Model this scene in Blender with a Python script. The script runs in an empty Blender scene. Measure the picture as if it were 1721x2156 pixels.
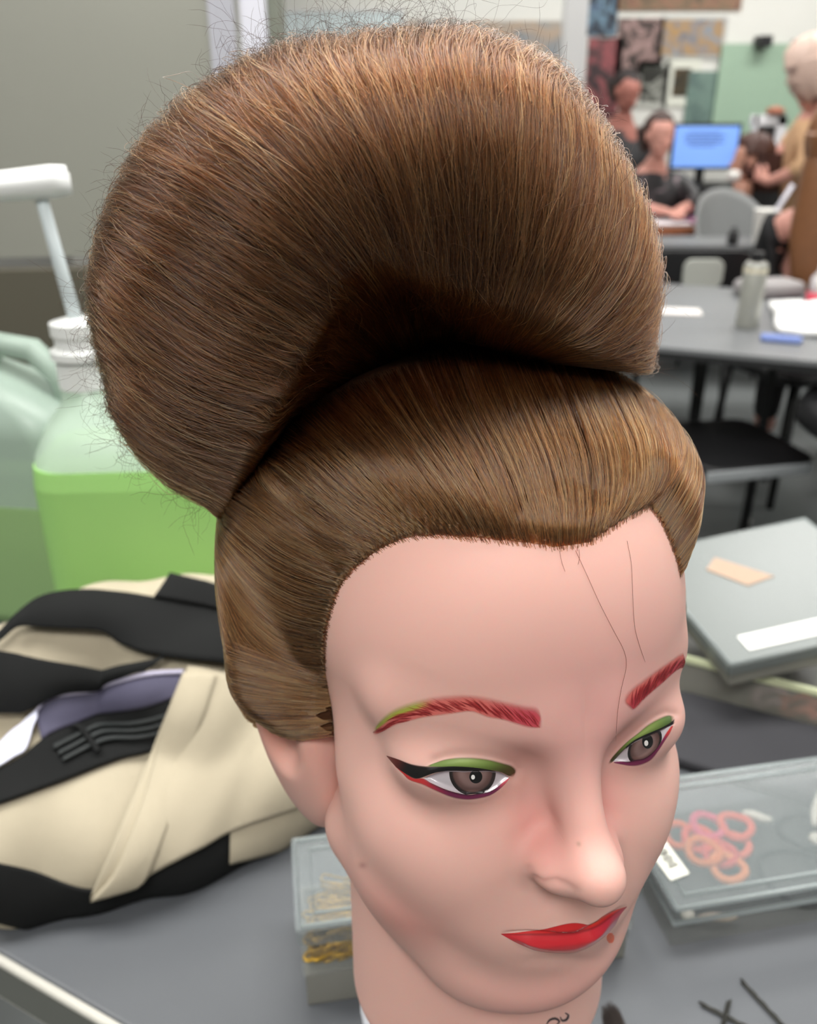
import bpy, bmesh, math, random, colorsys
import numpy as np
from mathutils import Vector, Matrix
# ------------------------------------------------------------------ camera maths (pixels of the 1721 x 2156 frame)
IW, IH, FPX = 1721.0, 2156.0, 1800.0
PITCH = math.radians(25.0)
CAM = np.array([0.0, 0.0, 1.28])
C2W = np.stack([np.array([1.0, 0, 0]),
                -np.array([0, math.sin(PITCH), math.cos(PITCH)]),
                np.array([0, math.cos(PITCH), -math.sin(PITCH)])], 1)      # camera (x right, y down, z forward) -> world

def ray(px, py):
    d = np.stack([(np.asarray(px, float) - IW / 2) / FPX, (np.asarray(py, float) - IH / 2) / FPX, np.ones_like(np.asarray(px, float))], -1)
    return d @ C2W.T

def at_depth(px, py, d):
    return CAM + ray(px, py) * d

def at_z(px, py, z):
    r = ray(px, py)
    return CAM + r * ((z - CAM[2]) / r[..., 2:3] if r.ndim > 1 else (z - CAM[2]) / r[2])

def at_y(px, py, y):
    r = ray(px, py)
    return CAM + r * (y / r[1])

def to_px(P):
    c = (np.asarray(P, float) - CAM) @ C2W
    return np.stack([IW / 2 + FPX * c[..., 0] / c[..., 2], IH / 2 + FPX * c[..., 1] / c[..., 2]], -1)

# ------------------------------------------------------------------ head pose: frame = (subject's right, forward, up), metres -> world
HR = np.array([[-0.9543, 0.2979, -0.0166], [0.1216, 0.3144, -0.9415], [-0.2783, -0.9003, -0.3346]])
_u, _s, _v = np.linalg.svd(HR); HR = _u @ _v
HT = np.array([55.08, 82.17, 279.02])                  # millimetres, camera axes
def cam2head(c):                                         # c in mm camera axes
    return (c - HT) @ HR
CAMH = cam2head(np.zeros(3))                             # the camera in head millimetres
def ray_h(px, py):
    d = np.stack([(np.asarray(px, float) - IW / 2) / FPX, (np.asarray(py, float) - IH / 2) / FPX, np.ones_like(np.asarray(px, float))], -1)
    return d @ HR
def head2px(P):
    c = P @ HR.T + HT
    return np.stack([IW / 2 + FPX * c[..., 0] / c[..., 2], IH / 2 + FPX * c[..., 1] / c[..., 2]], -1), c[..., 2]
HEAD_MAT = np.eye(4)
HEAD_MAT[:3, :3] = C2W @ HR * 0.001
HEAD_MAT[:3, 3] = CAM + C2W @ HT * 0.001

def smooth01(x):
    x = np.clip(x, 0, 1); return x * x * (3 - 2 * x)

# ------------------------------------------------------------------ signed distance helpers
def smin(a, b, k):
    h = np.clip(0.5 + 0.5 * (b - a) / k, 0, 1)
    return b * (1 - h) + a * h - k * h * (1 - h)
def smax(a, b, k): return -smin(-a, -b, k)
def sd_ell(p, c, r):
    q = (p - np.array(c, float)); r = np.array(r, float)
    k0 = np.sqrt(((q / r) ** 2).sum(-1)); k1 = np.sqrt(((q / (r * r)) ** 2).sum(-1))
    return k0 * (k0 - 1) / np.maximum(k1, 1e-9)
def sd_cap(p, a, b, ra, rb):
    a = np.array(a, float); b = np.array(b, float); ba = b - a
    h = np.clip(((p - a) @ ba) / (ba @ ba), 0, 1)
    return np.linalg.norm(p - a - h[..., None] * ba, axis=-1) - (ra + (rb - ra) * h)

# ------------------------------------------------------------------ star-shaped surfaces r(yaw, elevation) about a centre, head millimetres
class Star:
    def __init__(s, centre, yaw, el, r):
        s.c = np.array(centre, float); s.yaw = yaw; s.el = el; s.r = r
    def dirs(s):
        Y, E = np.meshgrid(s.yaw, s.el)
        return np.stack([np.sin(Y) * np.cos(E), np.cos(Y) * np.cos(E), np.sin(E)], -1)
    def verts(s, off=0.0):
        return s.c + s.dirs() * (s.r + off)[..., None]
    def rad(s, q):                                       # q = vectors from centre
        n = np.linalg.norm(q, axis=-1)
        y = np.arctan2(q[..., 0], q[..., 1]); e = np.arcsin(np.clip(q[..., 2] / np.maximum(n, 1e-9), -1, 1))
        i = np.clip(np.searchsorted(s.yaw, y) - 1, 0, len(s.yaw) - 2); j = np.clip(np.searchsorted(s.el, e) - 1, 0, len(s.el) - 2)
        fy = np.clip((y - s.yaw[i]) / (s.yaw[i + 1] - s.yaw[i]), 0, 1); fe = np.clip((e - s.el[j]) / (s.el[j + 1] - s.el[j]), 0, 1)
        r = s.r
        return (r[j, i] * (1 - fy) + r[j, i + 1] * fy) * (1 - fe) + (r[j + 1, i] * (1 - fy) + r[j + 1, i + 1] * fy) * fe
    def f(s, p):
        q = p - s.c; return np.linalg.norm(q, axis=-1) - s.rad(q)
    def snap(s, p, off=0.0):
        q = p - s.c; n = np.linalg.norm(q, axis=-1, keepdims=True)
        return s.c + q / n * (s.rad(q)[..., None] + off)
    def normal(s, p):
        h = 0.6; e = np.eye(3) * h
        g = np.stack([s.f(p + e[k]) - s.f(p - e[k]) for k in range(3)], -1)
        return g / np.maximum(np.linalg.norm(g, axis=-1, keepdims=True), 1e-9)
    def cast(s, px, py, t0=170., t1=460., n=300):
        """camera pixels -> points on the surface; a miss lands on the closest approach (the silhouette)"""
        d = ray_h(px, py); sh = d.shape[:-1]; d = d.reshape(-1, 3)
        ts = np.linspace(t0, t1, n)
        F = np.stack([s.f(CAMH + d * t) for t in ts], 1)
        neg = F < 0; hit = neg.any(1); k = np.where(hit, neg.argmax(1), F.argmin(1)); k = np.clip(k, 1, n - 1)
        lo = ts[k - 1]; hi = ts[k]
        for _ in range(14):
            m = (lo + hi) / 2; v = s.f(CAMH + d * m[:, None]) < 0
            hi = np.where(v, m, hi); lo = np.where(v, lo, m)
        t = np.where(hit, hi, ts[k])
        return (CAMH + d * t[:, None]).reshape(sh + (3,)), hit.reshape(sh)

def resample(pts, n):
    pts = np.asarray(pts, float); d = np.r_[0, np.cumsum(np.linalg.norm(np.diff(pts, axis=0), axis=1))]
    u = np.linspace(0, d[-1], n)
    return np.stack([np.interp(u, d, pts[:, k]) for k in range(pts.shape[1])], 1)
def smooth_poly(pts, n, it=2):
    """Catmull-Rom through the points, then even spacing"""
    P = np.asarray(pts, float); P = np.vstack([2 * P[0] - P[1], P, 2 * P[-1] - P[-2]]); out = []
    for i in range(1, len(P) - 2):
        t = np.linspace(0, 1, 12, endpoint=False)[:, None]
        a, b, c, d = P[i - 1], P[i], P[i + 1], P[i + 2]
        out.append(0.5 * (2 * b + (c - a) * t + (2 * a - 5 * b + 4 * c - d) * t ** 2 + (3 * b - a - 3 * c + d) * t ** 3))
    out.append(P[-2][None]); return resample(np.vstack(out), n)

def crop(s, ox, oy, pts):                                # measured points of an enlargement -> frame pixels
    return np.array(pts, float) / s + np.array([ox, oy], float)

class BunStar(Star):
    """a star surface whose pole axis is an arbitrary frame: rows of Q = (side, front-of-yaw, pole)"""
    def __init__(s, centre, yaw, el, r, Q):
        Star.__init__(s, centre, yaw, el, r); s.Q = np.array(Q, float)
    def verts(s, off=0.0): return s.c + (s.dirs() * (s.r + off)[..., None]) @ s.Q
    def rad(s, q): return Star.rad(s, q @ s.Q.T)
    def dirs_of(s, yaw, el):
        return np.stack([np.sin(yaw) * np.cos(el), np.cos(yaw) * np.cos(el), np.sin(el)], -1) @ s.Q
    def angles(s, p):
        q = (p - s.c) @ s.Q.T; n = np.linalg.norm(q, axis=-1)
        return np.arctan2(q[..., 0], q[..., 1]), np.arcsin(np.clip(q[..., 2] / n, -1, 1))
# ------------------------------------------------------------------ the head form (millimetres)
HC = np.array([0.0, -72.0, -22.0])
NECK_Z = -184.0
_a, _b = math.radians(-24), math.radians(13)
EAR_ROT = np.array([[math.cos(_a), math.sin(_a), 0], [-math.sin(_a), math.cos(_a), 0], [0, 0, 1.0]]) @ \
          np.array([[math.cos(_b), 0, math.sin(_b)], [0, 1, 0], [-math.sin(_b), 0, math.cos(_b)]])
def head_sdf(p):
    q = p.copy(); q[..., 0] = np.abs(q[..., 0])          # both halves alike
    d = sd_ell(q, (0, -95, 34), (74, 92, 86))
    d = smin(d, sd_ell(q, (0, -56, 30), (62, 56, 66)), 14)            # forehead
    d = smin(d, sd_ell(q, (0, -62, -32), (67, 57, 62)), 16)           # middle of the face
    d = smin(d, sd_ell(q, (0, -50, -66), (65, 44, 46)), 14)           # cheeks
    d = smin(d, sd_cap(q, (20, -38, -100), (48, -80, -72), 25, 22), 14)  # jaw
    d = smin(d, sd_ell(q, (0, -27, -106), (27, 22, 20)), 14)          # chin
    d = smin(d, sd_ell(q, (40, -36, -38), (20, 17, 18)), 16)          # cheekbone
    d = smin(d, sd_cap(q, (0, -84, -60), (0, -86, -230), 58, 60), 6)  # neck
    d = smin(d, sd_cap(q, (8, -11, 14), (48, -34, 16), 11, 9), 14)    # brow ridge
    d = smin(d, sd_ell(q, (26, -22.5, -45), (21, 17, 25)), 16)            # apple of the cheek
    d = smin(d, sd_ell(q, (0, -16, -70), (30, 17, 24)), 14)           # muzzle
    d = smax(d, -sd_ell(q, (25, 5, -5), (15, 12, 8)), 14)             # eye hollow
    d = smin(d, sd_ell(q, (31, -23, -4.5), (23, 16.5, 13.5)), 11)        # eyeball under its lids
    d = smin(d, sd_cap(q, (0, -6, 6), (0, 12, -31), 6, 8), 13)        # bridge of the nose
    d = smin(d, sd_cap(q, (0, -14, -35), (0, 18.5, -31.5), 10, 7.3), 9)   # tip
    d = smin(d, sd_ell(q, (8.5, 0, -37), (7.5, 12, 6.5)), 9)            # wing
    return smax(d, NECK_Z - q[..., 2], 14)

def bump_sdf(p):
    """the head with its ears closed in: what the combed hair lies on"""
    q = p.copy(); q[..., 0] = np.abs(q[..., 0])
    return smin(head_sdf(p), sd_ell(q, (62, -100, -24), (32, 26, 52)), 10)
EAR_C = np.array([78., -97., -37.])
def ear_sdf(p):
    q = (p - EAR_C) @ EAR_ROT
    e = sd_ell(q, (0, 0, 0), (11, 20, 49))
    e = smin(e, sd_ell(q, (-8, 6, 0), (12, 14, 36)), 6)
    return smax(e, -sd_ell(q, (11, 6, 12), (9, 9, 17)), 6)
def grid_axes(ny_d, ny_c, ne_d, ne_c, yd=140, e0=-62, e1=62):
    R = math.radians
    yaw = np.concatenate([np.linspace(-math.pi, R(-yd), ny_c, endpoint=False), np.linspace(R(-yd), R(yd), ny_d, endpoint=False), np.linspace(R(yd), math.pi, ny_c + 1)])
    el = np.concatenate([np.linspace(R(-89.9), R(e0), ne_c, endpoint=False), np.linspace(R(e0), R(e1), ne_d, endpoint=False), np.linspace(R(e1), R(89.9), ne_c // 2)])
    return yaw, el
def march(sdf, c, yaw, el, lo=15., hi=240., it=15):
    S = Star(c, yaw, el, None); D = S.dirs().astype(np.float32)
    a = np.full(D.shape[:2], lo, np.float32); b = np.full(D.shape[:2], hi, np.float32)
    c = np.asarray(c, np.float32)
    for _ in range(it):
        m = (a + b) / 2; v = sdf(c + D * m[..., None]) < 0
        a = np.where(v, m, a); b = np.where(v, b, m)
    S.r = ((a + b) / 2).astype(float)
    return S
# ------------------------------------------------------------------ hairline, hair cap and bun (measured on the photograph, carried onto the head)
HAIRLINE = np.vstack([
    crop(3.85, 440, 1040, [(300, 1650), (360, 1760), (480, 1880), (600, 1950), (700, 1985), (800, 1990), (930, 1965), (905, 1850), (885, 1720), (900, 1580), (945, 1470),
                           (945, 1350), (950, 1200), (970, 1050), (1020, 880), (1090, 710), (1200, 600), (1350, 480), (1480, 410), (1617, 360)]),
    crop(2.6076, 820, 1000, [(200, 340), (400, 350), (600, 370), (760, 385), (900, 402), (1000, 398), (1100, 375), (1220, 300), (1320, 235), (1430, 180),
                             (1470, 230), (1520, 320), (1560, 420), (1600, 560)])])
GUIDES = [
    [(690, 1547), (640, 1550), (600, 1536), (567, 1516), (538, 1489), (516, 1446)],
    [(690, 1522), (640, 1524), (600, 1516), (563, 1497), (530, 1468), (508, 1422)],
    [(675, 1500), (610, 1500), (560, 1480), (520, 1435), (497, 1385)],
    [(677, 1445), (600, 1435), (540, 1400), (500, 1350), (482, 1300)],
    [(686, 1382), (610, 1370), (550, 1330), (505, 1280), (474, 1225)],
    [(692, 1310), (620, 1295), (560, 1260), (510, 1210), (466, 1150)],
    [(715, 1240), (650, 1222), (580, 1190), (520, 1145), (470, 1100)],
    [(752, 1195), (680, 1170), (600, 1130), (540, 1085), (490, 1050)],
    [(800, 1160), (730, 1125), (640, 1070), (570, 1015), (525, 985)],
    [(860, 1133), (800, 1095), (720, 1030), (640, 960), (575, 920)],
    [(900, 1130), (850, 1078), (780, 1000), (700, 925), (640, 865)],
    [(973, 1134), (920, 1055), (850, 965), (780, 880), (720, 820)],
    [(1050, 1142), (1010, 1060), (950, 960), (890, 870), (840, 778)],
    [(1111, 1148), (1080, 1060), (1040, 960), (990, 860), (945, 735)],
    [(1165, 1154), (1150, 1060), (1120, 960), (1070, 850), (1020, 724)],
    [(1203, 1153), (1200, 1060), (1180, 960), (1140, 860), (1090, 748)],
    [(1242, 1144), (1255, 1060), (1245, 960), (1215, 870), (1170, 762)],
    [(1288, 1115), (1320, 1040), (1320, 950), (1290, 870), (1240, 770)],
    [(1326, 1090), (1370, 1030), (1378, 950), (1350, 870), (1300, 780)],
    [(1368, 1069), (1415, 1015), (1420, 950), (1393, 870), (1350, 790)]]
BUN_OUT = [(468, 1110), (430, 1078), (380, 1043), (330, 1008), (280, 966), (240, 920), (215, 870), (205, 800), (190, 740), (178, 680), (175, 620), (185, 560), (200, 500),
           (225, 430), (255, 370), (300, 300), (350, 250), (400, 205), (450, 172), (510, 142), (570, 114), (640, 95), (720, 85), (800, 76), (870, 70), (940, 68), (1010, 76),
           (1070, 92), (1130, 118), (1180, 152), (1220, 196), (1260, 250), (1300, 310), (1335, 370), (1365, 440), (1390, 510), (1402, 580), (1400, 650), (1393, 720),
           (1388, 796), (1335, 806), (1230, 802), (1130, 794), (1060, 780), (1000, 762), (930, 772), (850, 800), (745, 838), (656, 882), (588, 942), (528, 1026)]
BUN_GUIDES = [
    [(470, 1105), (440, 1072), (390, 1038), (335, 1003), (290, 968)],
    [(500, 1060), (440, 1022), (370, 980), (300, 930), (250, 890)],
    [(530, 1010), (450, 975), (360, 930), (280, 870), (222, 815)],
    [(565, 950), (480, 925), (380, 880), (280, 810), (208, 740)],
    [(620, 890), (520, 872), (400, 830), (280, 750), (192, 665)],
    [(700, 840), (580, 820), (440, 770), (300, 680), (190, 580)],
    [(770, 805), (650, 765), (500, 695), (340, 590), (210, 490)],
    [(820, 775), (720, 690), (580, 595), (420, 490), (245, 400)],
    [(850, 755), (770, 630), (650, 515), (500, 390), (325, 285)],
    [(870, 745), (810, 590), (720, 445), (600, 310), (455, 183)],
    [(890, 738), (850, 565), (790, 405), (710, 250), (605, 115)],
    [(910, 733), (890, 555), (855, 385), (800, 220), (745, 95)],
    [(940, 730), (940, 545), (925, 370), (890, 200), (860, 82)],
    [(980, 722), (1000, 545), (1005, 370), (990, 210), (970, 80)],
    [(1020, 730), (1060, 565), (1080, 400), (1080, 240), (1068, 102)],
    [(1050, 740), (1110, 595), (1150, 440), (1165, 290), (1155, 143)],
    [(1080, 750), (1160, 635), (1220, 500), (1245, 360), (1235, 228)],
    [(1110, 757), (1210, 675), (1290, 565), (1318, 440), (1300, 325)],
    [(1130, 762), (1250, 712), (1335, 625), (1372, 520), (1370, 470)],
    [(1140, 765), (1270, 745), (1362, 692), (1390, 620)],
    [(1150, 766), (1290, 768), (1362, 750), (1386, 712)],
    [(1200, 770), (1310, 779), (1376, 781)]]

def cap_sdf(p):
    q = p.copy(); q[..., 0] = np.abs(q[..., 0])
    c = np.array([0., -95., 30.]); k = smooth01(-p[..., 0] / 25) * smooth01((p[..., 2] + 10) / 50)
    r = np.stack([102 - 8 * k, np.full(k.shape, 92.), np.full(k.shape, 93.)], -1)
    u = np.abs(q - c) / r
    e = 2.3
    d = ((u ** e).sum(-1) ** (1 / e) - 1) * 90
    low = sd_ell(q, (0, -100, -12), (100, 84, 66))
    return smin(d, low, 12)

def build_cap(head):
    yaw = np.linspace(-math.pi, math.pi, 661); el = np.linspace(math.radians(-89.9), math.radians(89.9), 381)
    S = march(cap_sdf, HC, yaw, el)
    D = S.dirs(); skin = head; rs = skin.rad(D); head = march(bump_sdf, HC, yaw, el); rh = head.r
    near, hit = head.cast(HAIRLINE[:, 0], HAIRLINE[:, 1])
    near = near[hit]
    k = int(np.argmax(near[:, 2] - np.abs(near[:, 0]) * 0.2))           # about the widow's peak
    i0 = int(np.argmin(np.abs(near[:, 0]) + (near[:, 2] < 40) * 999))
    left = near[:i0]                                                     # near half: behind the ear up to the middle
    far = near[i0:]
    mir = left[::-1] * [-1, 1, 1]
    mir = mir[mir[:, 2] < far[-1, 2] - 3]
    back = np.array([[-92., -112, -40], [-80, -130, -62], [-50, -160, -72], [0, -172, -74], [50, -160, -72], [80, -130, -62], [92, -112, -40]])
    loop = np.vstack([left, far, mir, back, left[:1]])
    loop = resample(loop, 900)
    loop = head.snap(loop)
    # sign by an equidistant chart around the forward-down axis
    ax = np.array([0, math.cos(math.radians(-35)), math.sin(math.radians(-35))]); ex = np.array([1.0, 0, 0]); ey = np.cross(ax, ex)
    def chart(p):
        n = p / np.linalg.norm(p, axis=-1, keepdims=True); g = np.arccos(np.clip(n @ ax, -1, 1)); a = n @ ex; b = n @ ey; h = np.maximum(np.hypot(a, b), 1e-9)
        return a / h * g, b / h * g
    lx, ly = chart(loop - HC); x, y = chart(D)
    inside = np.zeros(x.shape, bool)
    for i in range(len(lx) - 1):
        x0, y0, x1, y1 = lx[i], ly[i], lx[i + 1], ly[i + 1]
        if y0 == y1: continue
        m = (y0 > y) != (y1 > y)
        inside ^= m & (x < (x1 - x0) * (y - y0) / (y1 - y0) + x0)
    P = head.c + D * rh[..., None]
    dist = np.full(x.shape, 1e9)
    for i in range(0, len(loop), 3):
        dist = np.minimum(dist, ((P - loop[i]) ** 2).sum(-1))
    dist = np.sqrt(dist)
    sg = np.where(inside, -dist, dist)
    full = np.maximum(S.r - rh, 2.5)
    # the hair lies close at the temples and swells above the forehead
    def shell(sg, full):
        h = smin(full, np.maximum(sg, 0) * 1.15 + 0.2, 5.0)
        return rh + np.where(sg < 0, np.maximum(sg * 6.0, -(rh - rs) - 6.0), h)
    S.inner = shell(sg - 2.8, np.maximum(full - 1.3, 0.6))               # the dense mass under the outer strands
    S.r = shell(sg, full)
    S.sg = sg
    return S, loop

BUN_DEPTH = 322.0
def build_bun():
    cpx = (765.0, 525.0)
    d = np.array([(cpx[0] - IW / 2) / FPX, (cpx[1] - IH / 2) / FPX, 1.0])
    c = d * BUN_DEPTH
    ez = -c / np.linalg.norm(c)                              # towards the camera
    ex = np.cross(np.array([0, -1.0, 0]), ez); ex /= np.linalg.norm(ex); ey = np.cross(ez, ex)   # ex ~ right in the picture?, ey ~ up
    out = np.array(BUN_OUT, float)
    r = np.stack([(out[:, 0] - IW / 2) / FPX, (out[:, 1] - IH / 2) / FPX, np.ones(len(out))], 1)
    t = (c @ ez) / (r @ ez)
    q = r * t[:, None] - c
    a = np.arctan2(q @ ex, q @ ey); rho = np.linalg.norm(q, axis=1)
    o = np.argsort(a); a = a[o]; rho = rho[o]
    yaw = np.linspace(-math.pi, math.pi, 481)
    aa = np.r_[a - 2 * math.pi, a, a + 2 * math.pi]; rr = np.r_[rho, rho, rho]
    R = np.interp(yaw, aa, rr)
    for _ in range(2):
        R[:-1] = (np.roll(R[:-1], 1) + 2 * R[:-1] + np.roll(R[:-1], -1)) / 4; R[-1] = R[0]
    low = 0.5 - 0.5 * np.cos(yaw)                            # 0 at the top, 1 at the bottom
    R = R * (0.945 + 0.05 * smooth01((low - 0.75) * 4))      # a round body shows its outline a little before its equator
    el = np.linspace(math.radians(-89.9), math.radians(89.9), 241)
    Y, E = np.meshgrid(yaw, el)
    RR = np.broadcast_to(R, Y.shape)
    Df, Db = 80.0, 92.0
    Dp = np.where(E > 0, Df, Db)
    ce, se = np.cos(E), np.abs(np.sin(E)); n = np.where(E > 0, 2.65 - 1.05 * np.broadcast_to(smooth01(low), Y.shape), 2.25)
    rad = ((ce / RR) ** n + (se / Dp) ** n) ** (-1 / n)
    Q = np.stack([ex, ey, ez]) @ HR                          # camera axes -> head axes
    B = BunStar(cam2head(c), yaw, el, rad, Q)
    # the tuck where the two rolls part above the crease
    p, _ = B.cast(np.array([905., 860., 960.]), np.array([712., 640., 690.]))
    V = B.verts()
    for k, (dep, w) in enumerate([(10, 42), (6, 42), (5, 38)]):
        B.r = B.r - dep * np.exp(-((V - p[k]) ** 2).sum(-1) / (w * w))
    return B
# ------------------------------------------------------------------ blender helpers
SC = bpy.context.scene
COL = SC.collection
rng = np.random.default_rng(7)
random.seed(7)

def lin(r, g, b):
    f = lambda v: (v / 255) / 12.92 if v / 255 <= 0.04045 else ((v / 255 + 0.055) / 1.055) ** 2.4
    return (f(r), f(g), f(b), 1.0)

class NT:
    def __init__(s, name):
        s.m = bpy.data.materials.new(name); s.m.use_nodes = True; s.t = s.m.node_tree; s.t.nodes.clear()
        s.out = s.n('ShaderNodeOutputMaterial')
    def n(s, typ, **kw):
        nd = s.t.nodes.new(typ)
        for k, v in kw.items():
            if k.startswith('i_'):
                nd.inputs[k[2:].replace('_', ' ')].default_value = v
            else: setattr(nd, k, v)
        return nd
    def l(s, a, b): s.t.links.new(a, b)

def mat(name, col, rough=0.5, metal=0.0, spec=0.5, noise=0.0, nscale=40.0, bump=0.0, bscale=300.0, trans=0.0, ior=1.45, sss=0.0, sssr=(0.01, 0.004, 0.002), coat=0.0, alpha=1.0, sheen=0.0, emit=None, estr=0.0, tl=0.0):
    T = NT(name)
    p = T.n('ShaderNodeBsdfPrincipled')
    p.inputs['Base Color'].default_value = col; p.inputs['Roughness'].default_value = rough; p.inputs['Metallic'].default_value = metal
    p.inputs['Specular IOR Level'].default_value = spec; p.inputs['IOR'].default_value = ior
    p.inputs['Transmission Weight'].default_value = trans; p.inputs['Coat Weight'].default_value = coat; p.inputs['Alpha'].default_value = alpha
    p.inputs['Sheen Weight'].default_value = sheen
    if sss:
        p.inputs['Subsurface Weight'].default_value = sss; p.inputs['Subsurface Radius'].default_value = sssr; p.inputs['Subsurface Scale'].default_value = 1.0
    if emit: p.inputs['Emission Color'].default_value = emit; p.inputs['Emission Strength'].default_value = estr
    tc = T.n('ShaderNodeTexCoord')
    if noise:
        nz = T.n('ShaderNodeTexNoise'); nz.inputs['Scale'].default_value = nscale; nz.inputs['Detail'].default_value = 5
        T.l(tc.outputs['Object'], nz.inputs['Vector'])
        mr = T.n('ShaderNodeMapRange'); mr.inputs['To Min'].default_value = 1 - noise; mr.inputs['To Max'].default_value = 1 + noise
        T.l(nz.outputs['Fac'], mr.inputs['Value'])
        mx = T.n('ShaderNodeMix', data_type='RGBA', blend_type='MULTIPLY'); mx.inputs[0].default_value = 1; mx.inputs[6].default_value = col
        T.l(mr.outputs['Result'], mx.inputs[7]); T.l(mx.outputs[2], p.inputs['Base Color'])
    if bump:
        nb = T.n('ShaderNodeTexNoise'); nb.inputs['Scale'].default_value = bscale; nb.inputs['Detail'].default_value = 4
        T.l(tc.outputs['Object'], nb.inputs['Vector'])
        bp = T.n('ShaderNodeBump'); bp.inputs['Strength'].default_value = bump; bp.inputs['Distance'].default_value = 0.002
        T.l(nb.outputs['Fac'], bp.inputs['Height']); T.l(bp.outputs['Normal'], p.inputs['Normal'])
    if tl:
        tr = T.n('ShaderNodeBsdfTranslucent'); tr.inputs['Color'].default_value = col
        ms = T.n('ShaderNodeMixShader'); ms.inputs[0].default_value = tl
        T.l(p.outputs[0], ms.inputs[1]); T.l(tr.outputs[0], ms.inputs[2]); T.l(ms.outputs[0], T.out.inputs['Surface'])
    else:
        T.l(p.outputs[0], T.out.inputs['Surface'])
    return T.m

def vmat(name, rough=0.5, coat=0.0, alpha=True, sss=0.0, sssr=(0.01, 0.004, 0.002), spec=0.5, bump=0.0, bscale=600):
    """colour (and cover) painted on the surface itself"""
    T = NT(name)
    p = T.n('ShaderNodeBsdfPrincipled'); p.inputs['Roughness'].default_value = rough; p.inputs['Coat Weight'].default_value = coat; p.inputs['Coat Roughness'].default_value = 0.15
    p.inputs['Specular IOR Level'].default_value = spec
    a = T.n('ShaderNodeAttribute', attribute_name='paint'); T.l(a.outputs['Color'], p.inputs['Base Color'])
    if alpha: T.l(a.outputs['Alpha'], p.inputs['Alpha'])
    if sss:
        p.inputs['Subsurface Weight'].default_value = sss; p.inputs['Subsurface Radius'].default_value = sssr; p.inputs['Subsurface Scale'].default_value = 1.0
    if bump:
        tc = T.n('ShaderNodeTexCoord'); nb = T.n('ShaderNodeTexNoise'); nb.inputs['Scale'].default_value = bscale
        T.l(tc.outputs['Object'], nb.inputs['Vector']); bp = T.n('ShaderNodeBump'); bp.inputs['Strength'].default_value = bump; bp.inputs['Distance'].default_value = 0.001
        T.l(nb.outputs['Fac'], bp.inputs['Height']); T.l(bp.outputs['Normal'], p.inputs['Normal'])
    T.l(p.outputs[0], T.out.inputs['Surface'])
    return T.m

def thing(name, label, cat, loc=(0, 0, 0), rotz=0.0, group=None):
    o = bpy.data.objects.new(name, None); COL.objects.link(o); o.location = loc; o.rotation_euler = (0, 0, rotz)
    o.empty_display_size = 0.05
    return tag(o, label, cat, group)
def tag(o, label=None, cat=None, group=None, kind=None):
    if label: o['label'] = label
    if cat: o['category'] = cat
    if group: o['group'] = group
    if kind: o['kind'] = kind
    return o

def mesh_np(name, V, F, material, parent=None, smooth=True, paint=None):
    """V (n,3) in the parent's space, F (m,4) or (m,3) index array"""
    V = np.asarray(V, np.float32); F = np.asarray(F, np.int32)
    me = bpy.data.meshes.new(name); k = F.shape[1]
    me.vertices.add(len(V)); me.vertices.foreach_set('co', V.ravel())
    me.loops.add(F.size); me.loops.foreach_set('vertex_index', F.ravel())
    me.polygons.add(len(F)); me.polygons.foreach_set('loop_start', np.arange(0, F.size, k, dtype=np.int32))
    me.update(calc_edges=True); me.validate()
    if smooth: me.polygons.foreach_set('use_smooth', np.ones(len(me.polygons), bool))
    if paint is not None:
        at = me.color_attributes.new('paint', 'FLOAT_COLOR', 'POINT'); at.data.foreach_set('color', np.asarray(paint, np.float32).ravel())
    if material: me.materials.append(material)
    o = bpy.data.objects.new(name, me); COL.objects.link(o)
    if parent is not None: o.parent = parent
    return o
def grid_faces(nr, nc, wrap=False):
    j, i = np.meshgrid(np.arange(nr - 1), np.arange(nc if wrap else nc - 1), indexing='ij'); i2 = (i + 1) % nc
    return np.stack([j * nc + i, j * nc + i2, (j + 1) * nc + i2, (j + 1) * nc + i], -1).reshape(-1, 4)

def bm_obj(name, bm, material, parent=None, smooth=False, bevel=0.0, seg=2, autosmooth=None):
    me = bpy.data.meshes.new(name); bmesh.ops.recalc_face_normals(bm, faces=bm.faces); bm.to_mesh(me); bm.free()
    if material:
        for m in (material if isinstance(material, (list, tuple)) else [material]): me.materials.append(m)
    if smooth: me.polygons.foreach_set('use_smooth', np.ones(len(me.polygons), bool))
    o = bpy.data.objects.new(name, me); COL.objects.link(o)
    if parent is not None: o.parent = parent
    if bevel:
        md = o.modifiers.new('bevel', 'BEVEL'); md.width = bevel; md.segments = seg; md.limit_method = 'ANGLE'; md.angle_limit = math.radians(40)
        me.polygons.foreach_set('use_smooth', np.ones(len(me.polygons), bool))
        wn = o.modifiers.new('wn', 'WEIGHTED_NORMAL'); wn.keep_sharp = True
    return o
def add_box(bm, c, s, rz=0.0, M=None):
    c = Vector(c); v = []
    R = Matrix.Rotation(rz, 3, 'Z') if M is None else M
    for x in (-1, 1):
        for y in (-1, 1):
            for z in (-1, 1):
                v.append(bm.verts.new(c + R @ Vector((x * s[0] / 2, y * s[1] / 2, z * s[2] / 2))))
    for f in ((0, 1, 3, 2), (4, 6, 7, 5), (0, 4, 5, 1), (2, 3, 7, 6), (0, 2, 6, 4), (1, 5, 7, 3)):
        bm.faces.new([v[i] for i in f])
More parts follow.
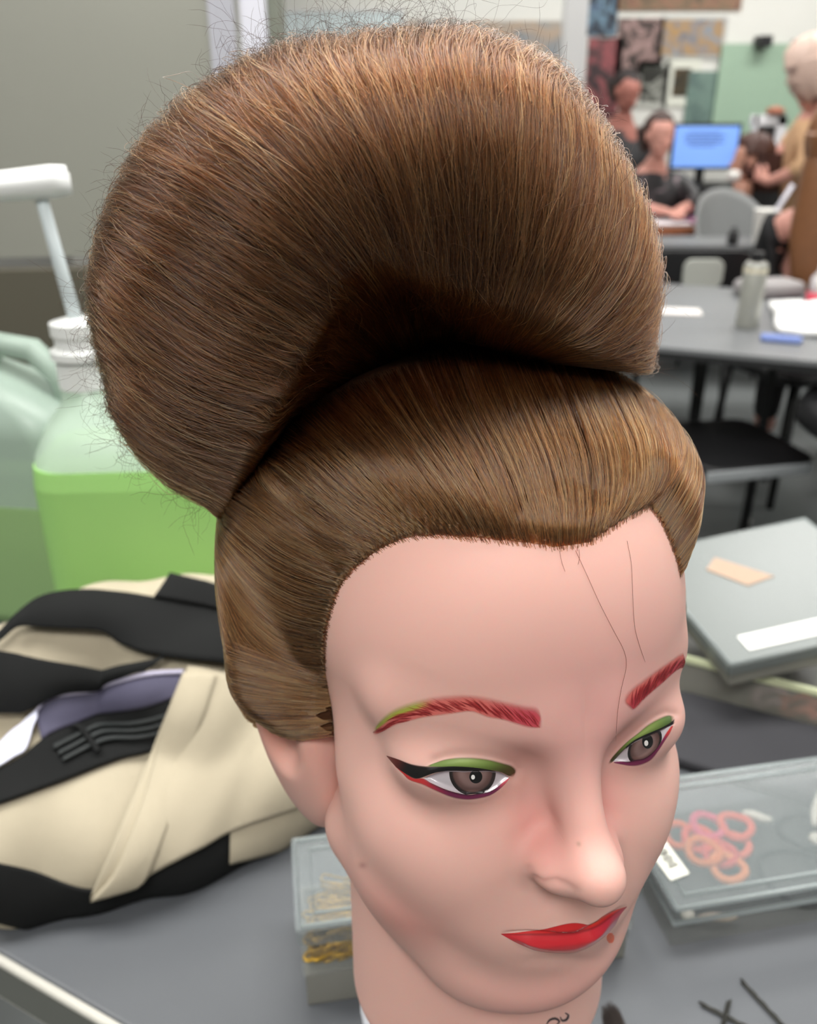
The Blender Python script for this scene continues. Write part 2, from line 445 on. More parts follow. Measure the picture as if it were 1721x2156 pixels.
def add_lathe(bm, prof, seg=32, c=(0, 0, 0), M=None):
    """prof: list of (radius, z)"""
    c = Vector(c); rings = []
    for r, z in prof:
        if r < 1e-6: rings.append([bm.verts.new(c + (M @ Vector((0, 0, z)) if M else Vector((0, 0, z))))]); continue
        ring = []
        for k in range(seg):
            a = 2 * math.pi * k / seg; p = Vector((r * math.cos(a), r * math.sin(a), z)); ring.append(bm.verts.new(c + (M @ p if M else p)))
        rings.append(ring)
    for a, b in zip(rings, rings[1:]):
        for k in range(seg):
            if len(a) == 1 and len(b) == 1: continue
            if len(a) == 1: bm.faces.new((a[0], b[k], b[(k + 1) % seg]))
            elif len(b) == 1: bm.faces.new((a[k], a[(k + 1) % seg], b[0]))
            else: bm.faces.new((a[k], a[(k + 1) % seg], b[(k + 1) % seg], b[k]))
    if len(rings[0]) > 1: bm.faces.new(rings[0][::-1])
    if len(rings[-1]) > 1: bm.faces.new(rings[-1])
def add_tube(bm, pts, r, seg=8, closed=False):
    """r: number or list"""
    P = [Vector(p) for p in pts]; n = len(P); rr = r if isinstance(r, (list, tuple, np.ndarray)) else [r] * n
    rings = []; up = Vector((0, 0, 1)); prev = None
    for i in range(n):
        if closed: t = (P[(i + 1) % n] - P[i - 1])
        else: t = (P[min(i + 1, n - 1)] - P[max(i - 1, 0)])
        t.normalize()
        if prev is None:
            a = t.cross(up)
            if a.length < 0.1: a = t.cross(Vector((1, 0, 0)))
        else: a = prev - t * prev.dot(t)
        a.normalize(); prev = a; b = t.cross(a)
        rings.append([bm.verts.new(P[i] + (a * math.cos(2 * math.pi * k / seg) + b * math.sin(2 * math.pi * k / seg)) * rr[i]) for k in range(seg)])
    m = n if closed else n - 1
    for i in range(m):
        A, B = rings[i], rings[(i + 1) % n]
        for k in range(seg): bm.faces.new((A[k], A[(k + 1) % seg], B[(k + 1) % seg], B[k]))
    if not closed: bm.faces.new(rings[0][::-1]); bm.faces.new(rings[-1])
def add_prism(bm, poly, z0, z1, M=None):
    """poly: list of (x,y), extruded between z0 and z1"""
    f = (lambda p: M @ Vector(p)) if M else Vector
    a = [bm.verts.new(f((x, y, z0))) for x, y in poly]; b = [bm.verts.new(f((x, y, z1))) for x, y in poly]; n = len(poly)
    bm.faces.new(a[::-1]); bm.faces.new(b)
    for i in range(n): bm.faces.new((a[i], a[(i + 1) % n], b[(i + 1) % n], b[i]))
def rrect(w, h, r, seg=5):
    out = []
    for cx, cy, a0 in ((w / 2 - r, h / 2 - r, 0), (-w / 2 + r, h / 2 - r, 90), (-w / 2 + r, -h / 2 + r, 180), (w / 2 - r, -h / 2 + r, 270)):
        for k in range(seg + 1):
            a = math.radians(a0 + 90 * k / seg); out.append((cx + r * math.cos(a), cy + r * math.sin(a)))
    return out
def curves_obj(name, strands, radius, material, parent=None):
    """strands: list of (n,3) arrays in the parent's space; radius: metres at the root, tapering"""
    sizes = [len(s) for s in strands]
    hc = bpy.data.hair_curves.new(name); hc.add_curves(sizes)
    P = np.concatenate(strands).astype(np.float32)
    hc.attributes['position'].data.foreach_set('vector', P.ravel())
    R = np.concatenate([np.full(n, r) * np.r_[np.ones(n - 2), 0.8, 0.35] for n, r in zip(sizes, radius)]).astype(np.float32)
    ra = hc.attributes.get('radius') or hc.attributes.new('radius', 'FLOAT', 'POINT')
    ra.data.foreach_set('value', R)
    if material: hc.materials.append(material)
    o = bpy.data.objects.new(name, hc); COL.objects.link(o)
    if parent is not None: o.parent = parent
    return o
# ------------------------------------------------------------------ the mannequin head
def poly_sd(px, poly):
    """signed distance (pixels, positive inside) of points (n,2) to a closed polygon"""
    P = np.asarray(poly, float); Q = np.roll(P, -1, 0); d = np.full(len(px), 1e18); ins = np.zeros(len(px), bool)
    for a, b in zip(P, Q):
        ab = b - a; L = ab @ ab
        if L == 0: continue
        t = np.clip(((px - a) @ ab) / L, 0, 1); d = np.minimum(d, ((px - a - t[:, None] * ab) ** 2).sum(1))
        if a[1] != b[1]:
            m = (a[1] > px[:, 1]) != (b[1] > px[:, 1])
            ins ^= m & (px[:, 0] < (b[0] - a[0]) * (px[:, 1] - a[1]) / (b[1] - a[1]) + a[0])
    return np.where(ins, 1, -1) * np.sqrt(d)
def line_d(px, line):
    d = np.full(len(px), 1e18); P = np.asarray(line, float)
    for a, b in zip(P[:-1], P[1:]):
        ab = b - a; L = max(ab @ ab, 1e-9); t = np.clip(((px - a) @ ab) / L, 0, 1)
        d = np.minimum(d, ((px - a - t[:, None] * ab) ** 2).sum(1))
    return np.sqrt(d)

# outlines read off the enlargements
c1 = lambda p: crop(4.3025, 780, 1420, p)
c2 = lambda p: crop(7.17, 1220, 1360, p)
c3 = lambda p: crop(5.06, 1020, 1780, p)
c4 = lambda p: crop(5.737, 1040, 1560, p)
EYE = [dict(
    up=c1([(485, 942), (540, 917), (600, 896), (680, 874), (760, 869), (850, 872), (950, 870), (1050, 869), (1120, 876), (1180, 890), (1230, 915), (1256, 936)]),
    lo=c1([(485, 942), (520, 962), (560, 983), (620, 1012), (700, 1045), (780, 1068), (860, 1086), (950, 1080), (1030, 1080), (1090, 1055), (1150, 1020), (1190, 985), (1256, 936)]),
    liner_top=c1([(150, 733), (260, 765), (380, 808), (520, 828), (640, 832), (760, 830), (880, 835), (1000, 848), (1080, 862), (1150, 880)]),
    liner_bot=c1([(150, 737), (230, 830), (310, 890), (390, 937), (440, 941), (490, 925), (540, 905), (600, 886), (680, 874), (760, 869), (850, 872), (950, 872), (1050, 872), (1150, 884)]),
    shade_top=c1([(500, 832), (590, 795), (680, 762), (800, 745), (950, 746), (1080, 762), (1200, 793), (1290, 822), (1325, 868), (1300, 928)]),
    shade_bot=c1([(500, 832), (640, 836), (760, 833), (880, 838), (1000, 850), (1080, 864), (1130, 872), (1190, 886), (1250, 915), (1300, 928)]),
    low_top=c1([(225, 825), (310, 888), (395, 940), (485, 943), (560, 984), (700, 1046), (860, 1085), (950, 1082), (1090, 1056), (1190, 986), (1262, 930)]),
    low_bot=c1([(225, 830), (296, 900), (352, 956), (470, 1002), (600, 1062), (740, 1118), (860, 1138), (960, 1132), (1080, 1102), (1170, 1045), (1230, 985), (1262, 935)]),
    iris=(c1([(927, 885)])[0], 49.0, 49.0, 0.0), pupil=(c1([(957, 925)])[0], 13.6, 13.8), glint=(c1([(932, 928)])[0], 4.0, 5.0),
    brow_top=c1([(22, 492), (90, 400), (180, 320), (290, 265), (420, 222), (560, 190), (700, 172), (860, 168), (1040, 185), (1220, 225), (1400, 262), (1520, 285), (1560, 400)]),
    brow_bot=c1([(30, 560), (120, 520), (240, 460), (360, 428), (500, 395), (640, 378), (780, 358), (920, 345), (1060, 395), (1200, 420), (1330, 460), (1440, 490), (1560, 490)])),
    dict(
    up=c2([(505, 1745), (600, 1640), (720, 1530), (820, 1450), (950, 1385), (1100, 1325), (1250, 1260), (1380, 1195), (1432, 1165)]),
    lo=c2([(505, 1745), (640, 1742), (740, 1745), (850, 1718), (960, 1700), (1060, 1640), (1150, 1555), (1230, 1450), (1300, 1330), (1350, 1250), (1432, 1165)]),
    liner_top=c2([(700, 1520), (820, 1425), (950, 1355), (1100, 1290), (1250, 1225), (1380, 1150), (1440, 1080)]),
    liner_bot=c2([(700, 1548), (820, 1455), (950, 1388), (1100, 1328), (1250, 1263), (1380, 1198), (1440, 1165)]),
    shade_top=c2([(425, 1790), (480, 1690), (600, 1555), (740, 1420), (880, 1310), (1020, 1185), (1180, 1085), (1330, 1030), (1445, 1050)]),
    shade_bot=c2([(450, 1790), (540, 1710), (650, 1590), (780, 1475), (900, 1405), (1050, 1340), (1200, 1275), (1340, 1205), (1440, 1130)]),
    low_top=c2([(520, 1750), (640, 1742), (740, 1745), (850, 1718), (960, 1700), (1060, 1640), (1150, 1555), (1230, 1450), (1300, 1330), (1380, 1215)]),
    low_bot=c2([(520, 1765), (640, 1795), (760, 1817), (880, 1818), (1000, 1778), (1100, 1715), (1200, 1580), (1290, 1440), (1370, 1320), (1420, 1200)]),
    iris=(c2([(985, 1500)])[0], 36.0, 34.5, -0.45), pupil=(c2([(1025, 1440)])[0], 11.5, 15.0), glint=(c2([(1003, 1465)])[0], 4.2, 6.0),
    brow_top=c2([(650, 860), (690, 720), (800, 600), (950, 490), (1100, 380), (1250, 280), (1400, 180), (1500, 110), (1570, 80)]),
    brow_bot=c2([(800, 995), (880, 930), (980, 820), (1100, 710), (1230, 600), (1350, 490), (1450, 400), (1530, 350), (1598, 345)]))]
LIP_TOP = c3([(178, 938), (330, 926), (480, 906), (620, 890), (740, 860), (860, 830), (960, 818), (1040, 826), (1115, 840), (1180, 810), (1260, 750), (1340, 705), (1400, 682), (1518, 647)])
LIP_MID = c3([(178, 940), (330, 946), (480, 942), (640, 942), (800, 938), (950, 926), (1050, 906), (1130, 886), (1230, 838), (1330, 768), (1430, 700), (1518, 650)])
LIP_BOT = c3([(178, 942), (250, 985), (340, 1035), (450, 1085), (560, 1125), (700, 1145), (850, 1152), (980, 1140), (1100, 1095), (1220, 1020), (1320, 935), (1400, 840), (1450, 740), (1518, 653)])

def sculpt(S):
    """lids, lip rims and creases pressed into the face surface (millimetres along the ray)"""
    V = S.verts(); px, dep = head2px(V)
    n = S.normal(V); vis = ((n * (V - CAMH)).sum(-1) < 0.15) & (V[..., 1] > -62) & (np.abs(V[..., 0]) < 70)
    add = np.zeros(V.shape[:2])
    X = px[vis]
    a = np.zeros(len(X))
    for e, sc in zip(EYE, (1.0, 0.75)):
        poly = np.vstack([e['up'], e['lo'][::-1]])
        box = (np.abs(X - poly.mean(0)) < 190).all(1)
        Y = X[box]; sd = poly_sd(Y, poly)
        r = -1.3 * smooth01((sd + 3) / 9.0)                                        # the eye lies behind its lids
        lid = np.vstack([e['shade_top'], e['up'][::-1]])
        ls = poly_sd(Y, lid)
        r = r + 0.55 * smooth01((ls + 4) / 16.0)                                   # the upper lid
        r = r - 0.7 * np.exp(-(line_d(Y, e['shade_top'][1:] - np.array([0, 2.0])) / (13.0 * sc)) ** 2)   # its crease
        r = r + 0.35 * np.exp(-(line_d(Y, e['low_bot']) / (8.0 * sc)) ** 2)
        a[box] += r * np.where(sc == 1.0, 1.0, 0.8)
    lips = np.vstack([LIP_TOP, LIP_BOT[::-1]])
    box = (np.abs(X - lips.mean(0)) < 220).all(1); Y = X[box]; sd = poly_sd(Y, lips)
    u = np.clip((Y[:, 0] - LIP_MID[0, 0]) / (LIP_MID[-1, 0] - LIP_MID[0, 0]), 0, 1); w = np.clip(np.sin(np.pi * u) * 1.6, 0, 1)
    r = (0.35 * smooth01((sd + 8) / 14.0) + 2.2 * smooth01(sd / 26.0)) * w
    r = r - 2.4 * np.exp(-(line_d(Y, LIP_MID) / 5.5) ** 2) * w
    r = r - 0.9 * np.exp(-(((Y - np.array([1185, 2024])) / np.array([70, 13])) ** 2).sum(1))
    a[box] += r
    wing = c4([(430, 1560), (455, 1640), (510, 1690)])
    a -= 0.9 * np.exp(-(line_d(X, wing) / 9.0) ** 2)
    a -= 0.8 * np.exp(-(line_d(X, c4([(510, 1690), (620, 1722), (760, 1700), (880, 1740), (1000, 1815)])) / 9.0) ** 2)
    add[vis] = a
    S.r = S.r + add

def paint_head(V):
    P, dep = head2px(V); n = len(V)
    base = np.array(lin(225, 178, 166)[:3]); col = np.tile(base, (n, 1))
    def blend(c, w):
        nonlocal col
        col = col * (1 - w[:, None]) + np.array(lin(*c)[:3]) * w[:, None]
    X = V[:, 0]; Y = V[:, 1]; Z = V[:, 2]
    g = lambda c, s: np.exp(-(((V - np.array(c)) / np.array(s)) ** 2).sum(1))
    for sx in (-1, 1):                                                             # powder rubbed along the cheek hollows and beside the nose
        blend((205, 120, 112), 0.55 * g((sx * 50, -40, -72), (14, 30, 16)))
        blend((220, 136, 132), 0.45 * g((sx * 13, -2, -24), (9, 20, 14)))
        blend((150, 92, 80), 0.35 * g((sx * 17, -6, 4), (9, 16, 9)))  # inner eye socket shading painted in brown
        blend((214, 128, 104), 0.5 * g((sx * 88, -88, -28), (12, 18, 16)))  # shading of the ear hollow painted into the skin
    blend((216, 154, 152), 0.5 * g((-10, 0, 20), (34, 60, 30)))  # pink cast of the lights painted into the middle forehead
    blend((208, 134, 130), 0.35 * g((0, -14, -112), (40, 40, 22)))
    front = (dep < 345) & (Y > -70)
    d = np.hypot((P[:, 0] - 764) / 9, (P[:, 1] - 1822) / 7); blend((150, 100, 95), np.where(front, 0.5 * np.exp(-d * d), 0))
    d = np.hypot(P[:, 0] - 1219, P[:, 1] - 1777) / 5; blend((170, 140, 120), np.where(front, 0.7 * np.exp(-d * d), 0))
    d = np.hypot((P[:, 0] - 1286) / 8, (P[:, 1] - 1975) / 11); blend((226, 92, 52), np.where(front, 0.9 * (d < 1), 0))
    return np.c_[col, np.ones(n)]

def h2w(p): return p @ HEAD_MAT[:3, :3].T * 1.0 + HEAD_MAT[:3, 3]
yaw_, el_ = grid_axes(820, 60, 540, 90, yd=95)
HEAD = march(head_sdf, HC, yaw_, el_)
sculpt(HEAD)
CAP, HAIR_LOOP = build_cap(HEAD)
BUN = build_bun()
NECK_BASE = h2w(np.array([0., -86., NECK_Z]))
mannequin = thing('training_mannequin', 'pink training mannequin head with made-up face and tall brown beehive updo', 'mannequin head', tuple(NECK_BASE))
L = lambda p: h2w(np.asarray(p, float)) - NECK_BASE                               # head millimetres -> metres below the thing

m_skin = vmat('doll_skin', rough=0.55, alpha=False, sss=0.35, sssr=(0.006, 0.0022, 0.0014), spec=0.28)
V = HEAD.verts(); nr, nc = V.shape[:2]
V = V[:, :-1]; Vf = V.reshape(-1, 3)
F = grid_faces(nr, nc - 1, wrap=True)
base_cap = np.array([[0, -86., NECK_Z + 0.0]])
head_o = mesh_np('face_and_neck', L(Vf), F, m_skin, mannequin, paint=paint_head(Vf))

_y = np.linspace(-math.pi, math.pi, 181); _e = np.linspace(math.radians(-89.9), math.radians(89.9), 121)
EAR = march(ear_sdf, EAR_C, _y, _e, lo=1, hi=80, it=14)
for sx in (1, -1):
    V = (EAR.verts()[:, :-1] * [sx, 1, 1]).reshape(-1, 3)
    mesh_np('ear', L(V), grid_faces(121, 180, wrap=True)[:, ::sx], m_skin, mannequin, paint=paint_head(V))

def strip(name, top, bot, n, m, off, material, parent, paint, S=None, smooth=True):
    S = S or HEAD
    a = smooth_poly(top, n); b = smooth_poly(bot, n)
    v = np.linspace(0, 1, m)[:, None, None]
    px = a[None] * (1 - v) + b[None] * v
    P, hit = S.cast(px[..., 0], px[..., 1]); P = S.snap(P, off)
    u = np.broadcast_to(np.linspace(0, 1, n)[None], (m, n)); vv = np.broadcast_to(v[..., 0], (m, n))
    C = paint(u.ravel(), vv.ravel(), px.reshape(-1, 2))
    return mesh_np(name, L(P.reshape(-1, 3)), grid_faces(m, n), material, parent, paint=C)

def rgba(c, n, a=None):
    C = np.tile(np.array(lin(*c)), (n, 1))
    if a is not None: C[:, 3] = a
    return C
def mixc(A, c, w):
    A = A.copy(); A[:, :3] = A[:, :3] * (1 - w[:, None]) + np.array(lin(*c)[:3]) * w[:, None]; return A
m_paint = vmat('face_paint', rough=0.5, spec=0.3)
m_eye = vmat('eye_paint', rough=0.25, alpha=False, coat=0.4)
m_lip = vmat('lip_paint', rough=0.33, coat=0.7)
edge = lambda v, w=0.25: smooth01(np.minimum(v, 1 - v) / w)
for ei, e in enumerate(EYE):
    up = smooth_poly(e['up'], 60); lo = smooth_poly(e['lo'], 60)
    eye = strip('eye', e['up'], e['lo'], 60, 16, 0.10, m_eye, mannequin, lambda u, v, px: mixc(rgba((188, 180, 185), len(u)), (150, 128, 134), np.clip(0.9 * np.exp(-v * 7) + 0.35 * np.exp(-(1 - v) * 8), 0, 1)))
    # iris and pupil end at the lids
    def disc(c, rx, ry, rot, n):
        xs = c[0] + rx * np.cos(np.linspace(math.pi, 0, n)); t = np.sqrt(np.maximum(0, 1 - ((xs - c[0]) / rx) ** 2)) * ry
        mid = c[1] + (xs - c[0]) * math.tan(rot)
        T = mid - t; Bm = mid + t
        ly = np.interp(xs, up[:, 0], up[:, 1]); by = np.interp(xs, lo[:, 0], lo[:, 1])
        T = np.clip(T, ly, by); Bm = np.clip(Bm, T, by)
        return np.c_[xs, T], np.c_[xs, Bm]
    def grid_strip(name, T, Bm, m, off, parent, paint):
        n = len(T); v = np.linspace(0, 1, m)[:, None, None]; px = T[None] * (1 - v) + Bm[None] * v
        P, hit = HEAD.cast(px[..., 0], px[..., 1]); P = HEAD.snap(P, off)
        return mesh_np(name, L(P.reshape(-1, 3)), grid_faces(m, n), m_eye, parent, paint=paint(px.reshape(-1, 2)))
    c, rx, ry, rot = e['iris']
    def iris_paint(px):
        q = px - c; r = np.hypot(q[:, 0] / rx, (q[:, 1] - q[:, 0] * math.tan(rot)) / ry)
        A = mixc(rgba((106, 78, 74), len(px)), (142, 116, 112), smooth01(1 - np.abs(r - 0.45) / 0.4) * 0.55)
        A = mixc(A, (92, 66, 62), smooth01((r - 0.55) / 0.25))
        return mixc(A, (30, 22, 22), smooth01((r - 0.78) / 0.12))
    T, Bm = disc(c, rx, ry, rot, 60)
    grid_strip('iris', T, Bm, 40, 0.16, eye, iris_paint)
    c_, a_, b_ = e['pupil']; T, Bm = disc(c_, a_, b_, 0, 30); grid_strip('pupil', T, Bm, 14, 0.22, eye, lambda px: rgba((16, 12, 12), len(px)))
    c_, a_, b_ = e['glint']; T, Bm = disc(c_, a_, b_, 0, 14); grid_strip('highlight_dot', T, Bm, 8, 0.27, eye, lambda px: rgba((235, 232, 228), len(px)))
    def shade_paint(u, v, px):
        k = u if ei == 0 else 1 - u                                                # 0 at the outer end
        A = rgba((98, 120, 56), len(u))
        A = mixc(A, (138, 158, 88), np.exp(-((k - 0.42) / 0.2) ** 2) * smooth01(1 - np.abs(v - 0.5) * 1.6) * 0.8)
        A = mixc(A, (66, 60, 30), smooth01((k - 0.6) / 0.3))
        A = mixc(A, (60, 58, 34), 0.7 * np.exp(-v * 9))  # lid crease shading painted dark along the top edge
        if ei == 1: A = mixc(A, (70, 96, 62), smooth01((0.3 - k) / 0.3) * 0.7)
        A[:, 3] = smooth01(v / 0.28) * smooth01(np.minimum(u, 1 - u) / 0.08)
        return A
    strip('eyeshadow', e['shade_top'], e['shade_bot'], 70, 16, 0.13, m_paint, mannequin, shade_paint)
    def low_paint(u, v, px):
        k = u if ei == 0 else 1 - u
        A = mixc(rgba((180, 50, 50), len(u)), (112, 40, 76), smooth01((k - 0.22) / 0.3) if ei == 0 else smooth01((k - 0.08) / 0.15))
        A = mixc(A, (205, 84, 96), smooth01((k - 0.86) / 0.1) if ei == 0 else np.zeros(len(u)))
        A = mixc(A, (30, 18, 24), np.exp(-(v / 0.22) ** 2) * smooth01((k - 0.2) / 0.15) * smooth01((0.92 - k) / 0.1) * 0.9)
        A[:, 3] = smooth01((1 - v) / 0.35) * 0.95; return A
    strip('lower_liner', e['low_top'], e['low_bot'], 70, 12, 0.19, m_paint, mannequin, low_paint)
    strip('eyeliner', e['liner_top'], e['liner_bot'], 80, 12, 0.24, m_paint, mannequin,
          lambda u, v, px: mixc(rgba((24, 22, 22), len(u), smooth01(v / 0.12) * (smooth01((1 - v) / 0.08) * 0.4 + 0.6) * smooth01((1 - u) / 0.06)), (110, 40, 34), 0.8 * smooth01((0.22 - u) / 0.2) * (ei == 0)))
    # brow: powder, then single pencil strokes
    def brow_paint(u, v, px):
        A = rgba((224, 112, 104), len(u))
        if ei == 0:
            A = mixc(A, (226, 110, 108), smooth01((0.4 - u) / 0.3)); A = mixc(A, (168, 180, 62), smooth01((0.38 - u) / 0.12) * smooth01((0.62 - v) / 0.2))
            A = mixc(A, (205, 70, 86), smooth01((u - 0.6) / 0.3))
            A[:, 3] = smooth01(v / 0.42) * smooth01((1 - v) / 0.14) * smooth01(np.minimum(u, 1 - u) / 0.04) * 0.78
        else:
            A = mixc(A, (186, 58, 70), smooth01((v - 0.25) / 0.4))
            A[:, 3] = smooth01(v / 0.4) * smooth01((1 - v) / 0.14) * smooth01(u / 0.07) * 0.9
        return A
    brow = strip('eyebrow', e['brow_top'], e['brow_bot'], 90, 18, 0.10, m_paint, mannequin, brow_paint)
    bt = smooth_poly(e['brow_top'], 200); bb = smooth_poly(e['brow_bot'], 200)
    VV, FF, CC = [], [], []
    for k in range(150 if ei == 0 else 110):
        u0 = rng.uniform(0.06, 0.99); v0 = rng.uniform(0.62, 0.95); ln = rng.uniform(0.30, 0.55)
        du = -0.085 if ei == 0 else 0.16
        if ei == 0 and u0 < 0.3: v0 = rng.uniform(0.55, 0.95); ln *= 0.35; du = -0.09
        q = []
        for t in np.linspace(0, 1, 6):
            uu = np.clip(u0 + du * t, 0.0, 1); v_ = v0 - ln * t; i = int(uu * 199); q.append(bt[i] * (1 - v_) + bb[i] * v_)
        q = np.array(q); tn = np.gradient(q, axis=0); nn = np.c_[-tn[:, 1], tn[:, 0]]; nn /= np.linalg.norm(nn, axis=1, keepdims=True)
        w = rng.uniform(0.8, 2.0) * np.array([0.6, 1, 1, 0.8, 0.5, 0.15])[:, None]
        px = np.stack([q - nn * w, q, q + nn * w])
        P, hit = HEAD.cast(px[..., 0], px[..., 1]); P = HEAD.snap(P, 0.16 + 0.0005 * k)
        FF.append(grid_faces(3, 6) + sum(len(x) for x in VV)); VV.append(P.reshape(-1, 3))
        cc = rgba([(164, 42, 48), (146, 38, 42), (184, 56, 56)][k % 3], 18, np.tile(np.array([0.15, 0.55, 0.62, 0.55, 0.4, 0.06]), 3) * np.repeat([0.45, 1, 0.45], 6)); CC.append(cc)
    mesh_np('pencil_strokes', L(np.vstack(VV)), np.vstack(FF), m_paint, brow, paint=np.vstack(CC))

def lip_u(u, v, px):
    A = mixc(rgba((192, 32, 34), len(u)), (204, 62, 40), smooth01((u - 0.66) / 0.1) * smooth01((0.6 - v) / 0.3))
    A = mixc(A, (120, 14, 22), 0.7 * smooth01((v - 0.6) / 0.4)); A[:, 3] = smooth01(v / 0.12); return A
def lip_l(u, v, px):
    A = mixc(rgba((190, 34, 44), len(u)), (168, 34, 56), smooth01((u - 0.6) / 0.3)); A = mixc(A, (120, 14, 24), 0.7 * smooth01((0.16 - v) / 0.16))
    A = mixc(A, (212, 66, 60), smooth01((v - 0.8) / 0.2) * 0.3); A[:, 3] = smooth01((1 - v) / 0.08); return A
strip('upper_lip', LIP_TOP, LIP_MID, 90, 18, 0.12, m_lip, mannequin, lip_u)
strip('lower_lip', LIP_MID, LIP_BOT, 90, 26, 0.12, m_lip, mannequin, lip_l)

# two small ink curls at the front of the neck
for k, pts in enumerate(([(1150, 2158), (1158, 2147), (1170, 2144), (1178, 2150), (1172, 2158)], [(1180, 2140), (1184, 2148), (1193, 2146), (1197, 2137), (1190, 2132)])):
    q = smooth_poly(pts, 24); t = np.gradient(q, axis=0); nn = np.c_[-t[:, 1], t[:, 0]]; nn /= np.linalg.norm(nn, axis=1, keepdims=True); w = 2.6 * np.sin(np.linspace(0.3, 2.8, 24))[:, None]
    px = np.stack([q - nn * w, q + nn * w]); P, hit = HEAD.cast(px[..., 0], px[..., 1]); P = HEAD.snap(P, 0.15)
    o = mesh_np('ink_mark', L(P.reshape(-1, 3)), grid_faces(2, 24), m_paint, mannequin, paint=rgba((52, 40, 44), 48)); o['label'] = 'dark ink curl on the neck'
# ------------------------------------------------------------------ hair
def hair_mat(name, col, rough, rr, rc=0.35, rrough=0.3, mel=None):
    T = NT(name)
    h = T.n('ShaderNodeBsdfHairPrincipled'); h.model = 'CHIANG'; h.parametrization = 'COLOR'
    info = T.n('ShaderNodeHairInfo')
    ramp = T.n('ShaderNodeValToRGB'); ramp.color_ramp.interpolation = 'LINEAR'
    el = ramp.color_ramp.elements; el[0].position = 0.0; el[0].color = col[0]; el[1].position = 1.0; el[1].color = col[-1]
    for k, c in enumerate(col[1:-1]):
        x = el.new((k + 1) / (len(col) - 1)); x.color = c
    T.l(info.outputs['Random'], ramp.inputs['Fac']); T.l(ramp.outputs['Color'], h.inputs['Color'])
    h.inputs['Roughness'].default_value = rough; h.inputs['Radial Roughness'].default_value = rr; h.inputs['Random Roughness'].default_value = rrough
    h.inputs['Coat'].default_value = 0.0; h.inputs['IOR'].default_value = 1.47
    T.l(h.outputs[0], T.out.inputs['Surface'])
    return T.m
m_hair = hair_mat('brown_hair', [lin(38, 20, 10), lin(74, 39, 19), lin(108, 61, 30), lin(134, 80, 41), lin(200, 140, 82)], 0.19, 0.34)
m_bunhair = hair_mat('brown_hair_bun', [lin(30, 15, 8), lin(56, 30, 16), lin(78, 43, 23), lin(98, 56, 30), lin(166, 110, 62)], 0.23, 0.40)
m_fly = mat('flyaway_hair', lin(74, 47, 30), rough=0.5)
m_under = mat('hair_mass', lin(58, 35, 20), rough=0.75, spec=0.15, noise=0.25, nscale=90)

# --- cap hair: from the hairline back to the crease
CAPIN = Star(CAP.c, CAP.yaw, CAP.el, CAP.inner); V = CAPIN.verts()[:, :-1]
keep = (CAP.sg[:, :-1] > -4)
F = grid_faces(V.shape[0], V.shape[1], wrap=True)
F = F[keep.ravel()[F].any(1)]
cap_o = mesh_np('front_hair', L(V.reshape(-1, 3)), F, m_under, mannequin)
NP = 34
def rootwise(pts, n, pw=1.7):
    q = resample(pts, 400); return q[np.minimum((np.linspace(0, 1, n) ** pw * 399).astype(int), 399)]
G = []
for g in GUIDES:
    px = rootwise(smooth_poly(g, 400), NP, 1.35) if len(G) > 7 else smooth_poly(g, 60); P, hit = CAP.cast(px[:, 0], px[:, 1]); G.append(CAP.snap(P))
def on_to(P, T, n=10):
    """run on over the head from the last visible point towards T"""
    t = np.linspace(0, 1, n + 1)[1:, None]; v = P[-1] - P[-8]; v = v / np.linalg.norm(v) * 30
    Q = P[-1] * (1 - t) ** 2 + (P[-1] + v) * 2 * t * (1 - t) + T * t ** 2
    return CAP.snap(rootwise(np.vstack([P, CAP.snap(Q)]), NP))
for i in range(0, 8): G[i] = on_to(G[i], np.array([40 - 3 * i, -178., 62 + 4. * i]))
mir = [g * [-1, 1, 1] for g in G[8::-1]]
def far_guide(r, T):
    P, hit = HEAD.cast(np.array([r[0]], float), np.array([r[1]], float)); a = P[0]
    mid = np.array([-97., -98., a[2] + 12]); t = np.linspace(0, 1, NP)[:, None]
    t = np.linspace(0, 1, 80)[:, None]; return CAP.snap(rootwise(CAP.snap(a * (1 - t) ** 2 + mid * 2 * t * (1 - t) + np.array(T) * t * t), NP, 1.5))
temple = [far_guide(r, T) for r, T in (((1380, 1082), (-50, -165, 92)), ((1393, 1102), (-48, -170, 88)), ((1407, 1132), (-46, -174, 82)), ((1421, 1168), (-42, -178, 74)), ((1432, 1210), (-38, -180, 66)), ((1437, 1240), (-34, -180, 60)))]
NTOP = len(G); G = G + temple + [CAP.snap(g) for g in mir[3:]]
nape = [(-88, -118, -44), (-60, -150, -70), (-25, -168, -73), (25, -168, -73), (60, -150, -70), (88, -118, -44)]
Gb = []
for p in nape:
    p = np.array(p, float); t = np.linspace(0, 1, NP)[:, None]; Gb.append(CAP.snap(p * (1 - t) + np.array([p[0] * 0.4, -185, 80.]) * t))
G2 = G + Gb + [G[0]]
